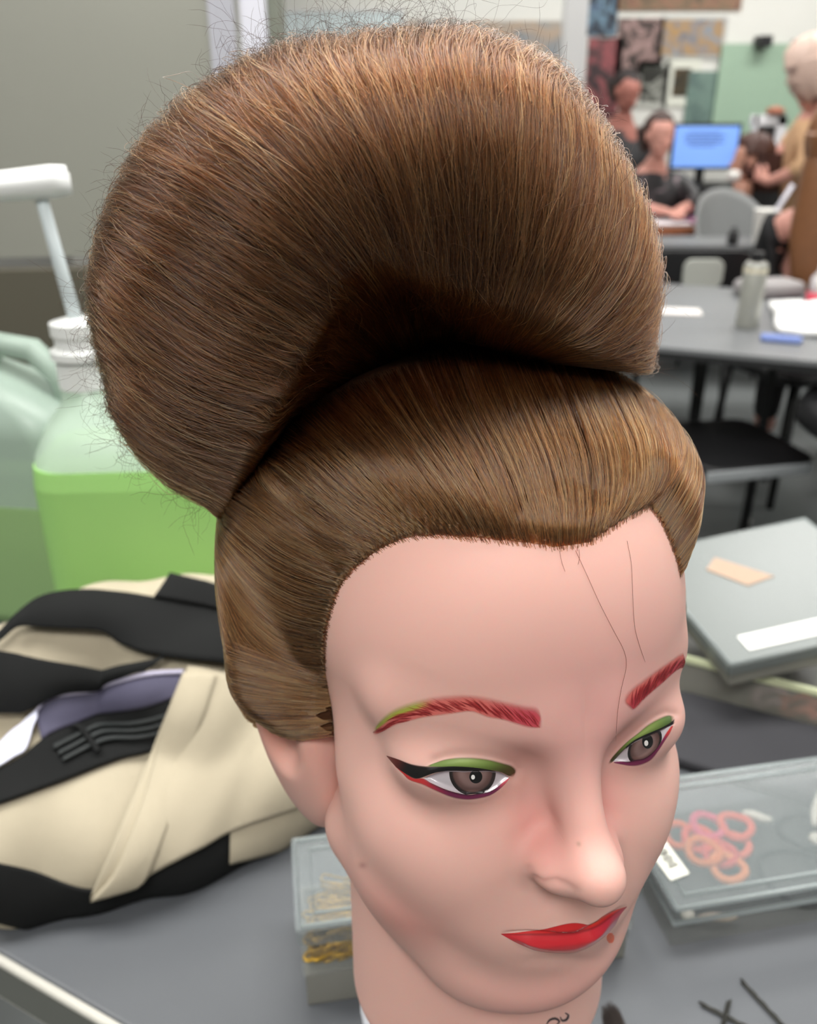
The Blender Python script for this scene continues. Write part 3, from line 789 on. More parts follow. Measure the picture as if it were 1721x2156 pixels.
def gen(G, S, N, off, lat, wob, lift, weights=None, short=0.25, u_range=None):
    GA = np.array(G); ng = len(G)
    sp = np.linalg.norm(np.diff(GA, axis=0), axis=-1); sp = sp[:, ::5].mean(1)
    if weights is not None: sp = sp * weights
    cdf = np.cumsum(sp) / sp.sum()
    i = np.searchsorted(cdf, rng.random(N)); w = rng.random(N)
    # locks: neighbouring strands share a sideways pull
    lock = rng.normal(0, 1, (ng - 1, 14)); lk = lock[i, (w * 13.99).astype(int)]
    t = np.linspace(0, 1, NP)
    out = []
    A = GA[i] * (1 - w)[:, None, None] + GA[i + 1] * w[:, None, None]
    tang = np.gradient(A, axis=1); tang /= np.maximum(np.linalg.norm(tang, axis=-1, keepdims=True), 1e-9)
    nrm = A - S.c; nrm /= np.linalg.norm(nrm, axis=-1, keepdims=True)
    side = np.cross(tang, nrm)
    ph = rng.uniform(0, 6.28, (N, 3)); fr = rng.uniform(0.6, 2.6, (N, 3)) * np.array([1, 2, 4.0])
    wv = sum(np.sin(ph[:, k:k + 1] + fr[:, k:k + 1] * t[None] * 6.28) * a for k, a in enumerate((1.0, 0.5, 0.25)))
    grow = smooth01(t / 0.2)[None]
    A = A + side * ((wv * wob + lk[:, None] * lat * t[None] + rng.normal(0, lat * 0.8, N)[:, None] * t[None]) * grow)[..., None]
    o = rng.normal(off[0], off[1], N)[:, None] * grow + lift * np.abs(rng.normal(0, 1, N))[:, None] ** 2 * (t[None] ** 1.5)
    wz = np.sin(ph[:, 1:2] * 1.7 + fr[:, 1:2] * t[None] * 7) * 0.35 * wob * grow
    A = S.snap(A.reshape(-1, 3)).reshape(A.shape)
    nrm = A - S.c; nrm /= np.linalg.norm(nrm, axis=-1, keepdims=True)
    A = A + nrm * (o + wz)[..., None]
    # some strands start or stop part of the way
    res = []
    for k in range(N):
        a0, b0 = 0, NP
        if rng.random() < short: a0 = rng.integers(0, NP // 2); b0 = min(NP, a0 + rng.integers(8, NP))
        res.append(A[k, a0:b0])
    return res
def Ls(S): return [L(s) for s in S]
N1 = 15000
wts = np.ones(len(G2) - 1); wts[len(G) - 1:] = 0.25; wts[20:len(G) - 1] = 0.35; wts[19:26] = 1.1; wts[:9] = 1.5
S1 = gen(G2, CAP, N1, (-0.2, 0.6), 0.8, 0.34, 0.12, wts, short=0.3)
# loose single hairs that cross the forehead, and stubs along the hairline
def cast_line(S, px, off, n=24):
    q = smooth_poly(px, n); P, hit = S.cast(q[:, 0], q[:, 1]); return S.snap(P, off)
sb = HAIR_LOOP[(HAIR_LOOP[:, 0] > 60) & (HAIR_LOOP[:, 2] > -26) & (HAIR_LOOP[:, 2] < 6) & (HAIR_LOOP[:, 1] > -82)]
for k in range(900):
    r_ = sb[rng.integers(0, len(sb))] + rng.normal(0, 0.5, 3); d = np.array([0.45, -1.0, rng.normal(-0.02, 0.10)]); d /= np.linalg.norm(d); ln = rng.uniform(14, 34)
    q = r_ + d * (np.linspace(0, 1, 18)[:, None] ** 1.5 * ln + rng.uniform(0.3, 2.0)); q = CAP.snap(q); S1.append(q + CAP.normal(q) * (rng.uniform(0.5, 1.1) * smooth01(np.linspace(0, 4, 18)))[:, None])
curves_obj('hair_strands', Ls(S1), rng.uniform(0.00005, 0.000085, len(S1)), m_hair, cap_o)
lp = HAIR_LOOP[HAIR_LOOP[:, 1] > -125]
stubs = []
ctr = np.array([0., 0., 10.])
for k in range(2600):
    a = lp[rng.integers(0, len(lp))] + rng.normal(0, 0.35, 3)
    out = a - HEAD.snap((a + (ctr - a) * 0.08)[None])[0]; out /= np.linalg.norm(out)
    back = np.array([0, -0.55, 0.35]); d = out * 0.9 + back * 0.35 + rng.normal(0, 0.13, 3); d /= np.linalg.norm(d); ln = rng.uniform(2.5, 7.0)
    q = np.array([a - out * rng.uniform(0.2, 1.1) + d * ln * t for t in np.linspace(0, 1, 6)]); q = HEAD.snap(q); n_ = q - HEAD.c; n_ /= np.linalg.norm(n_, axis=1, keepdims=True)
    stubs.append(q + n_ * (0.1 + np.linspace(0, 1, 6) ** 1.3 * ln * 0.42)[:, None])
stray = [cast_line(HEAD, [(1212, 1160), (1235, 1210), (1262, 1270), (1290, 1325), (1314, 1372), (1318, 1405), (1308, 1450), (1300, 1500), (1296, 1560)], 0.25),
         cast_line(HEAD, [(1320, 1140), (1329, 1190), (1332, 1260), (1336, 1320), (1346, 1360), (1358, 1395)], 0.3),
         cast_line(HEAD, [(1178, 1160), (1183, 1185), (1190, 1205)], 0.3), cast_line(HEAD, [(1219, 1158), (1220, 1175), (1217, 1190)], 0.3)]
m_stray = mat('stray_hair', lin(120, 76, 60), rough=0.6)
curves_obj('hairline_roots', Ls(stubs), np.full(len(stubs), 0.00007), hair_mat('root_hair', [lin(34, 20, 12), lin(60, 38, 22), lin(80, 52, 30)], 0.3, 0.4), cap_o)
curves_obj('stray_hairs', Ls(stray), np.full(len(stray), 0.00006), m_stray, cap_o)

# --- the bun
V = BUN.verts(-6.0)[:, :-1]
bun_o = mesh_np('beehive_bun', L(V.reshape(-1, 3)), grid_faces(V.shape[0], V.shape[1], wrap=True), m_under, mannequin)
GB = []
for g in BUN_GUIDES:
    px = smooth_poly(g, 40); P, hit = BUN.cast(px[:, 0], px[:, 1])
    ya, ea = BUN.angles(P[-3]); ya = float(ya); ea = min(float(ea), 0.15)
    es = np.linspace(ea - 0.12, -1.25, 14)
    D = BUN.dirs_of(np.full(14, ya), es); Q = BUN.c + D; Q = BUN.snap(Q)
    GB.append(resample(np.vstack([BUN.snap(P[:-2]), Q]), NP))
S2 = gen(GB, BUN, 14000, (-0.8, 1.3), 4.5, 1.5, 0.5, short=0.35) + gen(GB, BUN, 1600, (0.9, 0.9), 8.0, 3.4, 0.9, short=0.6) + gen(GB, BUN, 9000, (-3.6, 1.4), 6.0, 2.0, 0.2, short=0.4)
curves_obj('hair_strands', Ls(S2), rng.uniform(0.00005, 0.000085, len(S2)), m_bunhair, bun_o)
# single hairs that cross the combed direction, close to the surface
GBa = np.array(GB); S3 = []
for k in range(3000):
    i = rng.integers(0, len(GB) - 1); w = rng.random(); line = GBa[i] * (1 - w) + GBa[i + 1] * w
    j = int(rng.integers(3, NP - 6)); p = BUN.snap(line[j]); t = line[j + 2] - line[j]; t /= np.linalg.norm(t); nrm = (p - BUN.c) / np.linalg.norm(p - BUN.c); sd = np.cross(t, nrm)
    d = t + sd * rng.normal(0, 0.32); d /= np.linalg.norm(d); ln = rng.uniform(12, 42); bend = rng.normal(0, 0.25)
    u = np.linspace(0, 1, 12)[:, None]; q = BUN.snap(p + d * ln * u + sd * bend * ln * (u - u * u)); nq = q - BUN.c; nq /= np.linalg.norm(nq, axis=1, keepdims=True)
    S3.append(q + nq * (rng.uniform(0.2, 1.4) + 1.2 * rng.random() * np.sin(np.pi * u)))
curves_obj('stray_strands', Ls(S3), rng.uniform(0.00004, 0.00006, len(S3)), hair_mat('brown_hair_strays', [lin(60, 34, 18), lin(100, 60, 34), lin(176, 120, 70), lin(196, 146, 92)], 0.22, 0.4), bun_o)
# teased flyaway hairs standing off the surface
fly = []
GBa = np.array(GB)
for k in range(1300):
    i = rng.integers(0, len(GB) - 1); w = rng.random(); line = GBa[i] * (1 - w) + GBa[i + 1] * w
    j = int(rng.integers(6, NP - 4)); p = BUN.snap(line[j]); t = line[min(j + 2, NP - 1)] - line[j - 1]; t /= np.linalg.norm(t)
    nrm = p - BUN.c; nrm /= np.linalg.norm(nrm); sd = np.cross(t, nrm)
    ln = rng.uniform(5, 20) * (1.5 if rng.random() < 0.12 else 0.8); q = [p - nrm * 0.5]; d = t * rng.uniform(0.4, 1) + nrm * rng.uniform(0.05, 0.75) + sd * rng.normal(0, 0.45)
    d /= np.linalg.norm(d); curl = rng.normal(0, 0.055, 3); nst = 12
    for s in range(nst):
        d = d + np.cross(curl, d) + rng.normal(0, 0.05, 3); d /= np.linalg.norm(d); q.append(q[-1] + d * ln / nst)
    fly.append(np.array(q))
# the looser frizz on the side over the bottles, and along the top
def frizz(pxs, n, ln, spread, out):
    P, hit = BUN.cast(np.array([p[0] for p in pxs], float), np.array([p[1] for p in pxs], float)); P = resample(P, 60)
    for k in range(n):
        p = P[rng.integers(0, 60)] + rng.normal(0, 3, 3); nrm = p - BUN.c; nrm /= np.linalg.norm(nrm); q = [BUN.snap(p[None], -1.0)[0]]
        d = nrm * out + rng.normal(0, spread, 3); d /= np.linalg.norm(d); l_ = rng.uniform(0.4, 1.2) * ln; curl = rng.normal(0, 0.17, 3)
        for s in range(14):
            d = d + np.cross(curl, d) + rng.normal(0, 0.14, 3); d /= np.linalg.norm(d); q.append(q[-1] + d * l_ / 14)
        fly.append(np.array(q))
frizz([(185, 640), (195, 740), (215, 860), (280, 965)], 230, 22, 0.55, 0.8)
frizz([(250, 930), (330, 1008), (430, 1078)], 80, 22, 0.5, 0.8)
frizz([(450, 172), (640, 95), (800, 76), (940, 68)], 280, 17, 0.35, 1.0)
frizz([(540, 128), (640, 95), (800, 76), (990, 70)], 120, 30, 0.3, 1.0)
frizz([(940, 68), (1130, 118), (1260, 250)], 60, 10, 0.5, 0.8)
frizz([(180, 560), (300, 300), (450, 172)], 160, 12, 0.5, 0.8)
for pxs, o0, o1 in (([(835, 770), (850, 700), (862, 640), (905, 600)], 1, 6), ([(900, 455), (950, 450), (1015, 465)], 2, 2), ([(780, 1000), (840, 920), (862, 800), (860, 720)], 1, 5),
                    ([(390, 560), (440, 545), (520, 547), (580, 552)], 1, 2), ([(1500, 830), (1480, 860), (1450, 880)], 0, 0)):
    q = smooth_poly(pxs, 20); P, hit = BUN.cast(q[:, 0], q[:, 1]); fly.append(BUN.snap(P) + (BUN.normal(P)) * np.linspace(o0, o1, 20)[:, None])
curves_obj('flyaway_hairs', Ls(fly), rng.uniform(0.000022, 0.00004, len(fly)), m_fly, bun_o)
# ------------------------------------------------------------------ the room (metres; x right, y away from the camera, z up)
def struct(name, bm, m, **k): return tag(bm_obj(name, bm, m, **k), kind='structure')
def box_struct(name, lo, hi, m):
    bm = bmesh.new(); add_box(bm, [(a + b) / 2 for a, b in zip(lo, hi)], [b - a for a, b in zip(lo, hi)]); return struct(name, bm, m)
m_floor = mat('grey_vinyl', lin(112, 116, 116), rough=0.45, noise=0.10, nscale=3.0)
m_wall = mat('white_paint', lin(226, 226, 220), rough=0.7, noise=0.03, nscale=2)
m_wallgrey = mat('grey_paint', lin(150, 150, 146), rough=0.7, noise=0.05, nscale=2)
m_ceil = mat('ceiling_tile', lin(225, 225, 222), rough=0.8)
X0, X1, Y0, Y1, ZC = -2.4, 4.6, -2.6, 6.3, 2.75
box_struct('floor', (X0, Y0, -0.1), (X1, Y1, 0), m_floor)
box_struct('ceiling', (X0, Y0, ZC), (X1, Y1, ZC + 0.1), m_ceil)
box_struct('wall_back', (X0, Y1, 0), (X1, Y1 + 0.12, ZC), m_wall)
box_struct('wall_left', (X0 - 0.12, Y0, 0), (X0, Y1, ZC), m_wallgrey)
box_struct('wall_right', (X1, Y0, 0), (X1 + 0.12, Y1, ZC), m_wall)
box_struct('wall_front', (X0, Y0 - 0.12, 0), (X1, Y0, ZC), m_wallgrey)
# white column standing out from the back wall, and the end of a partition on the left
c0 = at_y(1192, 60, 5.2); c1_ = at_y(1237, 60, 5.2)
box_struct('trim_1', (c0[0], 5.2, 0), (c1_[0], 5.35, ZC), mat('column_paint', lin(214, 214, 214), rough=0.6))
p0 = at_y(508, 60, 3.3); p1 = at_y(562, 60, 3.3); p2 = at_y(588, 60, 3.32)
box_struct('trim_2', (p0[0], 3.3, 0), (p1[0], 3.36, ZC), mat('post_paint', lin(222, 222, 232), rough=0.5))
box_struct('trim_3', (p1[0] + 0.001, 3.32, 0), (p2[0], 3.5, ZC), mat('post_side', lin(120, 124, 112), rough=0.6))

# ceiling lights: panels in rows; the one behind the camera is added face fill
m_diff = mat('light_diffuser', (0.9, 0.9, 0.88, 1), rough=0.4, emit=(1.0, 0.98, 0.94, 1), estr=2.5)
m_white = mat('white_metal', lin(232, 232, 230), rough=0.4)
k = 0
for (x, y, e, desc) in ((-1.25, 0.65, 26, 'over the left end of the bench'), (0.15, 0.78, 36, 'over the middle of the bench'), (1.55, 0.95, 14, 'over the right end of the bench'), (-0.25, -0.95, 47, 'behind the bench'), (2.3, -0.6, 16, 'on the right behind the bench'),
                        (-0.6, 2.6, 28, 'beyond the mirror'), (1.4, 3.0, 38, 'over the black chairs'), (3.2, 3.0, 26, 'near the right wall'), (0.6, 5.1, 34, 'in front of the white column'), (2.4, 5.1, 36, 'over the desk')):
    t = thing('ceiling_light', 'white fluorescent ceiling panel light ' + desc, 'light', (x, y, ZC), 0, 'ceiling panel lights')
    bm = bmesh.new()
    for a, b, w, d in ((0, 0.31, 1.24, 0.03), (0, -0.31, 1.24, 0.03), (0.605, 0, 0.03, 0.62), (-0.605, 0, 0.03, 0.62)): add_box(bm, (a, b, -0.012), (w, d, 0.024))
    bm_obj('frame', bm, m_white, t)
    bm = bmesh.new(); add_box(bm, (0, 0, -0.006), (1.18, 0.59, 0.008)); bm_obj('diffuser', bm, m_diff, t)
    L_ = bpy.data.lights.new('panel_lamp', 'AREA'); L_.shape = 'RECTANGLE'; L_.size = 1.15; L_.size_y = 0.56; L_.energy = e; L_.color = (1.0, 0.98, 0.95)
    lo = bpy.data.objects.new('panel_lamp', L_); COL.objects.link(lo); lo.parent = t; lo.location = (0, 0, -0.03)

# ------------------------------------------------------------------ the near bench
m_bench = mat('bench_laminate', lin(90, 93, 97), rough=0.42, noise=0.06, nscale=5)
m_edge = mat('bench_edge', lin(110, 112, 106), rough=0.4)
m_edgeb = mat('bench_trim', lin(205, 203, 194), rough=0.35)
m_black = mat('black_metal', lin(22, 23, 24), rough=0.4)
EX = np.array([0.891, -0.4545]); EY = np.array([0.4545, 0.891]); B0 = np.array([-0.235, 0.384])          # along and across the bench
BZ = 0.75
bench_rot = math.atan2(EX[1], EX[0])
bench = thing('bench_table', 'grey laminate salon bench carrying the mannequin and clear boxes', 'table', (B0[0], B0[1], 0), bench_rot)
bm = bmesh.new(); add_box(bm, (0.475, 0.425, BZ - 0.02), (2.05, 0.85, 0.04)); bm_obj('table_top', bm, m_bench, bench, bevel=0.004)
bm = bmesh.new(); add_box(bm, (0.475, -0.003, BZ - 0.022), (2.05, 0.006, 0.034)); bm_obj('edge_band', bm, m_edge, bench)
bm = bmesh.new(); add_tube(bm, [(-0.55, -0.003, BZ - 0.001), (1.5, -0.003, BZ - 0.001)], 0.0036, 8); bm_obj('edge_trim', bm, m_edgeb, bench, smooth=True)
bm = bmesh.new(); add_tube(bm, [(-0.55, -0.003, BZ - 0.040), (1.5, -0.003, BZ - 0.040)], 0.003, 8); bm_obj('edge_trim', bm, m_edgeb, bench, smooth=True)
for x, y in ((-0.48, 0.08), (1.4, 0.08), (-0.48, 0.77), (1.4, 0.77)):
    bm = bmesh.new(); add_box(bm, (x, y, (BZ - 0.04) / 2), (0.05, 0.05, BZ - 0.04)); bm_obj('leg', bm, m_black, bench, bevel=0.004)

# stand under the mannequin's neck
NB = NECK_BASE
m_stand = mat('white_plastic', lin(214, 216, 224), rough=0.4)
clamp = thing('mannequin_clamp', 'white clamp post holding the big training mannequin above the bench', 'clamp', (NB[0], NB[1], BZ))
bm = bmesh.new(); hN = NB[2] - BZ
add_lathe(bm, [(0.064, 0.0), (0.064, 0.012), (0.05, 0.02), (0.022, 0.03), (0.02, hN - 0.07), (0.049, hN - 0.05), (0.057, hN - 0.012), (0.056, hN - 0.001)], 40); bm_obj('post', bm, m_stand, clamp, smooth=True)
bm = bmesh.new(); add_tube(bm, [(0.02, -0.02, 0.05), (0.06, -0.06, 0.05)], 0.006, 10); add_lathe(bm, [(0.014, -0.006), (0.014, 0.006)], 14, (0.066, -0.066, 0.05)); bm_obj('tightening_knob', bm, m_black, clamp, smooth=True)

# ------------------------------------------------------------------ clear plastic boxes
def plastic(name, col, a, rough=0.22):
    return mat(name, col, rough=rough, alpha=a, spec=0.6)
m_clear = plastic('clear_plastic', lin(176, 180, 174), 0.10)
m_clearlid = plastic('clear_lid', lin(146, 154, 155), 0.30, 0.16)
m_milky = plastic('milky_plastic', lin(158, 157, 148), 0.5, 0.3)
m_rib = plastic('clear_rim', lin(178, 188, 188), 0.75, 0.2)
def tray(bm, w, d, h, t=0.0018, r=0.006):
    """open tray with its floor at z 0, corner at the origin"""
    add_box(bm, (w / 2, d / 2, t / 2), (w, d, t))
    add_box(bm, (w / 2, t / 2, h / 2), (w, t, h)); add_box(bm, (w / 2, d - t / 2, h / 2), (w, t, h))
    add_box(bm, (t / 2, d / 2, h / 2), (t, d - 2 * t, h)); add_box(bm, (w - t / 2, d / 2, h / 2), (t, d - 2 * t, h))
def lid(bm, w, d, z, h=0.012, t=0.0018, o=0.0015):
    add_box(bm, (w / 2, d / 2, z), (w + 2 * o, d + 2 * o, t))
    for c, s in (((w / 2, -o, z - h / 2), (w + 2 * o, t, h)), ((w / 2, d + o, z - h / 2), (w + 2 * o, t, h)), ((-o, d / 2, z - h / 2), (t, d, h)), ((w + o, d / 2, z - h / 2), (t, d, h))): add_box(bm, c, s)
def rim(bm, w, d, z, r=0.0022, inset=0.0):
    i = inset; add_tube(bm, [(i, i, z), (w - i, i, z), (w - i, d - i, z), (i, d - i, z)], r, 6, closed=True)

# pins box behind the neck: upper tray of gold pins on a lower empty tray
a_ = math.atan2(0.036, 0.221)
pins = thing('pin_box', 'clear two-tier plastic box with gold hairpins, standing behind the mannequin neck', 'box', (-0.0675, 0.3690, BZ), a_)
W_, D_ = 0.222, 0.072
bm = bmesh.new(); tray(bm, W_ - 0.004, D_ - 0.004, 0.030); bmesh.ops.translate(bm, vec=(0.002, 0.002, 0), verts=bm.verts); bm_obj('lower_tray', bm, m_milky, pins)
bm = bmesh.new(); tray(bm, W_, D_, 0.040); bmesh.ops.translate(bm, vec=(0, 0, 0.0305), verts=bm.verts); bm_obj('upper_tray', bm, m_clear, pins)
bm = bmesh.new(); lid(bm, W_, D_, 0.074, 0.013); lo = bm_obj('lid', bm, m_clearlid, pins)
bm = bmesh.new(); rim(bm, W_, D_, 0.0745, 0.0018, 0.001); rim(bm, W_, D_, 0.0745, 0.0011, 0.010); bm_obj('lid_rim', bm, m_rib, lo, smooth=True)
m_gold = mat('gold_metal', lin(190, 152, 62), rough=0.3, metal=0.9)
def pin_mesh(ln=0.044, gap=0.0055, r=0.0009):
    bm = bmesh.new(); n = 12; A = [(x, gap / 2 + 0.0007 * math.sin(x / ln * 25) * (0.25 < x / ln < 0.75), 0) for x in np.linspace(0, ln, n)]
    arc = [(ln + gap / 2 * math.cos(t), gap / 2 * math.sin(t), 0) for t in np.linspace(math.pi / 2, -math.pi / 2, 7)[1:-1]]
    B_ = [(x, -gap / 2, 0) for x in np.linspace(ln, 0, n)]
    add_tube(bm, A + arc + B_, r, 5); return bm
bm = pin_mesh(); pme = bpy.data.meshes.new('hairpin'); bm.to_mesh(pme); bm.free(); pme.materials.append(m_gold); pme.polygons.foreach_set('use_smooth', np.ones(len(pme.polygons), bool))
ca, sa = math.cos(a_), math.sin(a_)
prng = np.random.default_rng(3)
for i in range(290):
    o = bpy.data.objects.new('hairpin', pme); COL.objects.link(o)
    lay = i / 290
    lx = prng.uniform(0.028, W_ - 0.028); ly = prng.uniform(0.008, 0.024) if i % 3 else prng.uniform(0.03, D_ - 0.014)
    rz = prng.uniform(-0.35, 0.35) + (math.pi if i % 3 == 1 else 0)
    if i % 5 < 3: lx = prng.uniform(0.026, 0.05)
    if i % 3 == 0: lx = prng.uniform(0.03, 0.06 if i % 2 else W_ - 0.03); ly = prng.uniform(0.02, 0.05); rz = prng.uniform(-0.45, 0.45) + (math.pi if i % 3 == 0 else 0)
    if i >= 190: lx = prng.uniform(0.0255, 0.052); ly = prng.uniform(0.005, 0.022); lay = (i - 190) / 100; rz = prng.uniform(-0.3, 0.3) + (math.pi if i % 2 else 0)
    cx = lx - 0.022 * math.cos(rz); cy = ly - 0.022 * math.sin(rz)
    cy = min(max(cy, 0.006), D_ - 0.006)
    o.location = (-0.0675 + ca * cx - sa * cy, 0.3690 + sa * cx + ca * cy, BZ + 0.0345 + 0.032 * lay)
    o.rotation_euler = (prng.uniform(-0.25, 0.25), prng.uniform(-0.06, 0.06), a_ + rz)
    tag(o, 'gold hairpin lying in the heap inside the clear two-tier box', 'hairpin', 'gold hairpins in the clear box')

# long clear box with hair ties, right front
b_ = math.atan2(0.021, 0.111)
boxC = thing('accessory_box', 'low clear plastic box with coloured hair ties seen through its lid', 'box', (0.1835, 0.4145, BZ), b_)
W_, D_, H_ = 0.225, 0.118, 0.037
bm = bmesh.new(); tray(bm, W_, D_, 0.027); bm_obj('tray', bm, m_clear, boxC, bevel=0.0008, seg=1)
bm = bmesh.new(); lid(bm, W_, D_, H_, 0.012); lo = bm_obj('lid', bm, m_clearlid, boxC)
bm = bmesh.new(); rim(bm, W_, D_, H_, 0.002, 0.0); rim(bm, W_, D_, H_ - 0.012, 0.002, -0.0015); rim(bm, W_, D_, H_ + 0.0005, 0.0014, 0.010); bm_obj('lid_rim', bm, m_rib, lo, smooth=True)
lc = [at_z(x, y, BZ + H_ + 0.001) - np.array([0.1835, 0.4145, BZ]) for x, y in ((1335, 1749), (1374, 1734), (1452, 1840), (1413, 1855))]
cb_, sb_ = math.cos(-b_), math.sin(-b_); lq = [(cb_ * p[0] - sb_ * p[1], sb_ * p[0] + cb_ * p[1]) for p in lc]
bm = bmesh.new(); add_prism(bm, lq, H_ + 0.0010, H_ + 0.0016); lab = bm_obj('paper_label', bm, mat('label_paper', lin(222, 222, 210), rough=0.6), boxC); lab['label'] = 'white paper label with blurred lettering'
bm = bmesh.new(); lq = np.array(lq); lu = (lq[3] - lq[0]); lv = (lq[1] - lq[0])
for i, q in enumerate((0.46, 0.53, 0.59, 0.66, 0.73, 0.80)):
    c_ = lq[0] + lu * q + lv * 0.52; e1_ = lu * 0.022; e2_ = lv * (0.24 if i % 2 else 0.17)
    add_prism(bm, [tuple(c_ - e1_ - e2_), tuple(c_ + e1_ - e2_), tuple(c_ + e1_ + e2_), tuple(c_ - e1_ + e2_)], H_ + 0.0016, H_ + 0.0018)
bm_obj('lettering', bm, mat('label_ink', lin(70, 70, 66), rough=0.7), lab)
def to_world(o_, x, y, z, rot): return (o_[0] + math.cos(rot) * x - math.sin(rot) * y, o_[1] + math.sin(rot) * x + math.cos(rot) * y, o_[2] + z)
def hair_tie(x, y, z, R, r, m, label, tilt=0.0, ex=1.0):
    bm = bmesh.new(); add_tube(bm, [(R * math.cos(t) * ex, R * math.sin(t), R * 0.12 * math.sin(2 * t)) for t in np.linspace(0, 2 * math.pi, 28, endpoint=False)], r, 7, closed=True)
    o = bm_obj('hair_tie', bm, m, None, smooth=True); o.location = to_world((0.1835, 0.4145, BZ), x, y, z, b_); o.rotation_euler = (tilt, 0, b_ + x * 20); return tag(o, label, 'hair tie', 'hair ties in the low clear box')
tie_c = [('orange', (250, 110, 50)), ('coral', (250, 90, 70)), ('pink', (244, 90, 130)), ('orange', (244, 130, 60)), ('salmon', (250, 120, 96)), ('red', (226, 84, 80)), ('peach', (248, 150, 90)), ('coral', (252, 104, 80))]
spots = [(0.052, 0.088), (0.064, 0.080), (0.076, 0.090), (0.058, 0.064), (0.088, 0.072), (0.072, 0.064), (0.070, 0.048), (0.096, 0.084)]
where = ['nearest the back left corner', 'left of the middle of the heap', 'at the back of the heap', 'at the left front of the heap', 'at the right front of the heap', 'in the middle of the heap', 'lowest at the front of the heap', 'rightmost in the heap']
for i, ((nm, c), (x, y)) in enumerate(zip(tie_c, spots)):
    hair_tie(x, y, 0.006 + 0.0022 * (i % 4), 0.012, 0.0032, mat('elastic_' + str(i), lin(*c), rough=0.8), f'{nm} elastic hair tie {where[i]}, in the low clear box')
m_tie = mat('black_elastic', lin(34, 36, 42), rough=0.7)
hair_tie(0.118, 0.036, 0.006, 0.026, 0.0018, m_tie, 'large dark elastic loop at the front of the low clear box')
hair_tie(0.150, 0.074, 0.005, 0.018, 0.0018, m_tie, 'smaller dark elastic loop at the back of the low clear box')
def small(name, label, cat, o_, rot, x, y, z, s, m, lath=False, rz=0.0):
    bm = bmesh.new()
    if lath: add_lathe(bm, [(s * 0.5, 0), (s * 0.85, s * 0.1), (s, s * 0.35), (s * 0.8, s * 0.8), (0, s)], 20)
    else:
        pts = [(s[0] * (t - 0.5), 0.25 * s[1] * math.sin(t * 6), s[2]) for t in np.linspace(0, 1, 9)]; add_tube(bm, pts, [s[1] * (0.5 + 0.5 * math.sin(math.pi * t)) for t in np.linspace(0.05, 0.95, 9)], 8)
    o = bm_obj(name, bm, m, None, smooth=True); o.location = to_world(o_, x, y, z, rot); o.rotation_euler = (0, 0, rot + rz); return tag(o, label, cat)
oC = (0.1835, 0.4145, BZ)
m_pearl = mat('pearl', lin(238, 234, 220), rough=0.25)
small('bead', 'single pearl bead in the front left corner of the low clear box', 'bead', oC, b_, 0.022, 0.018, 0.003, 0.0055, m_pearl, True)
small('bead', 'bright cream bead on the right side of the low clear box', 'bead', oC, b_, 0.150, 0.058, 0.012, 0.006, m_pearl, True)
small('hair_clip', 'cream hair clip behind the heap of ties in the low clear box', 'hair clip', oC, b_, 0.120, 0.092, 0.006, (0.022, 0.004, 0.004), m_pearl, rz=-0.5)
small('hair_clip', 'long white hair clip at the back right of the low clear box', 'hair clip', oC, b_, 0.176, 0.094, 0.006, (0.05, 0.004, 0.004), m_pearl, rz=0.9)
small('hair_clip', 'pale pink hair clip lying at the right of the low clear box', 'hair clip', oC, b_, 0.178, 0.060, 0.006, (0.046, 0.004, 0.004), mat('pink_clip', lin(232, 205, 198), rough=0.4), rz=1.3)
small('hair_clip', 'small beige clip against the front wall of the low clear box', 'hair clip', oC, b_, 0.040, 0.010, 0.006, (0.028, 0.003, 0.003), mat('beige_clip', lin(214, 196, 176), rough=0.5), rz=-0.1)

# open container with a greenish rim, and the lidded box lying across it
e_ = math.atan2(-0.057, 0.112)
boxB = thing('storage_box', 'clear shallow storage box with pale green rim under a tilted lidded box', 'box', (0.232, 0.7195, BZ), e_)
W_, D_, H_ = 0.34, 0.19, 0.045
bm = bmesh.new(); tray(bm, W_, D_, H_); bm_obj('tray', bm, m_milky, boxB, bevel=0.0008, seg=1)
bm = bmesh.new(); rim(bm, W_, D_, H_, 0.0042); bm_obj('rim', bm, mat('green_rim', lin(206, 212, 176), rough=0.35), boxB, smooth=True)
oB = (0.232, 0.7195, BZ)
for i, (x, y, c, nm) in enumerate(((0.150, 0.022, (252, 150, 120), 'orange'), (0.172, 0.026, (250, 160, 140), 'salmon'), (0.125, 0.024, (228, 196, 205), 'pale pink'))):
    bm = bmesh.new(); add_tube(bm, [(0.014 * math.cos(t), 0.012 * math.sin(t), 0.004 * math.sin(3 * t)) for t in np.linspace(0, 2 * math.pi, 24, endpoint=False)], 0.005, 7, closed=True)
    o = bm_obj('hair_tie', bm, mat('scrunch_' + str(i), lin(*c), rough=0.8), None, smooth=True); o.location = to_world(oB, x, y, 0.010, e_)
    tag(o, nm + ' hair tie behind the front wall of the green-rimmed box', 'hair tie', 'hair ties in the green-rimmed box')
wv = np.array([0.985, 0.17, 0.0]); 
boxA = thing('lidded_box', 'clear box with cloudy lid and tan sticker, tilted across the green-rimmed box', 'box', tuple(at_z(1545, 1398, 0.826) - np.array([0, 0, 0.024])))
boxA.rotation_euler = (math.radians(2), math.radians(-8), math.atan2(0.17, 0.985))
W_, D_, H_ = 0.20, 0.205, 0.024
bm = bmesh.new(); tray(bm, W_, D_, H_ - 0.008); bm_obj('tray', bm, m_milky, boxA)
bm = bmesh.new(); lid(bm, W_, D_, H_, 0.010); lo = bm_obj('lid', bm, plastic('cloudy_lid', lin(122, 128, 126), 0.88, 0.32), boxA)
bm = bmesh.new(); rim(bm, W_, D_, H_, 0.0022, 0.0); bm_obj('lid_rim', bm, m_rib, lo, smooth=True)
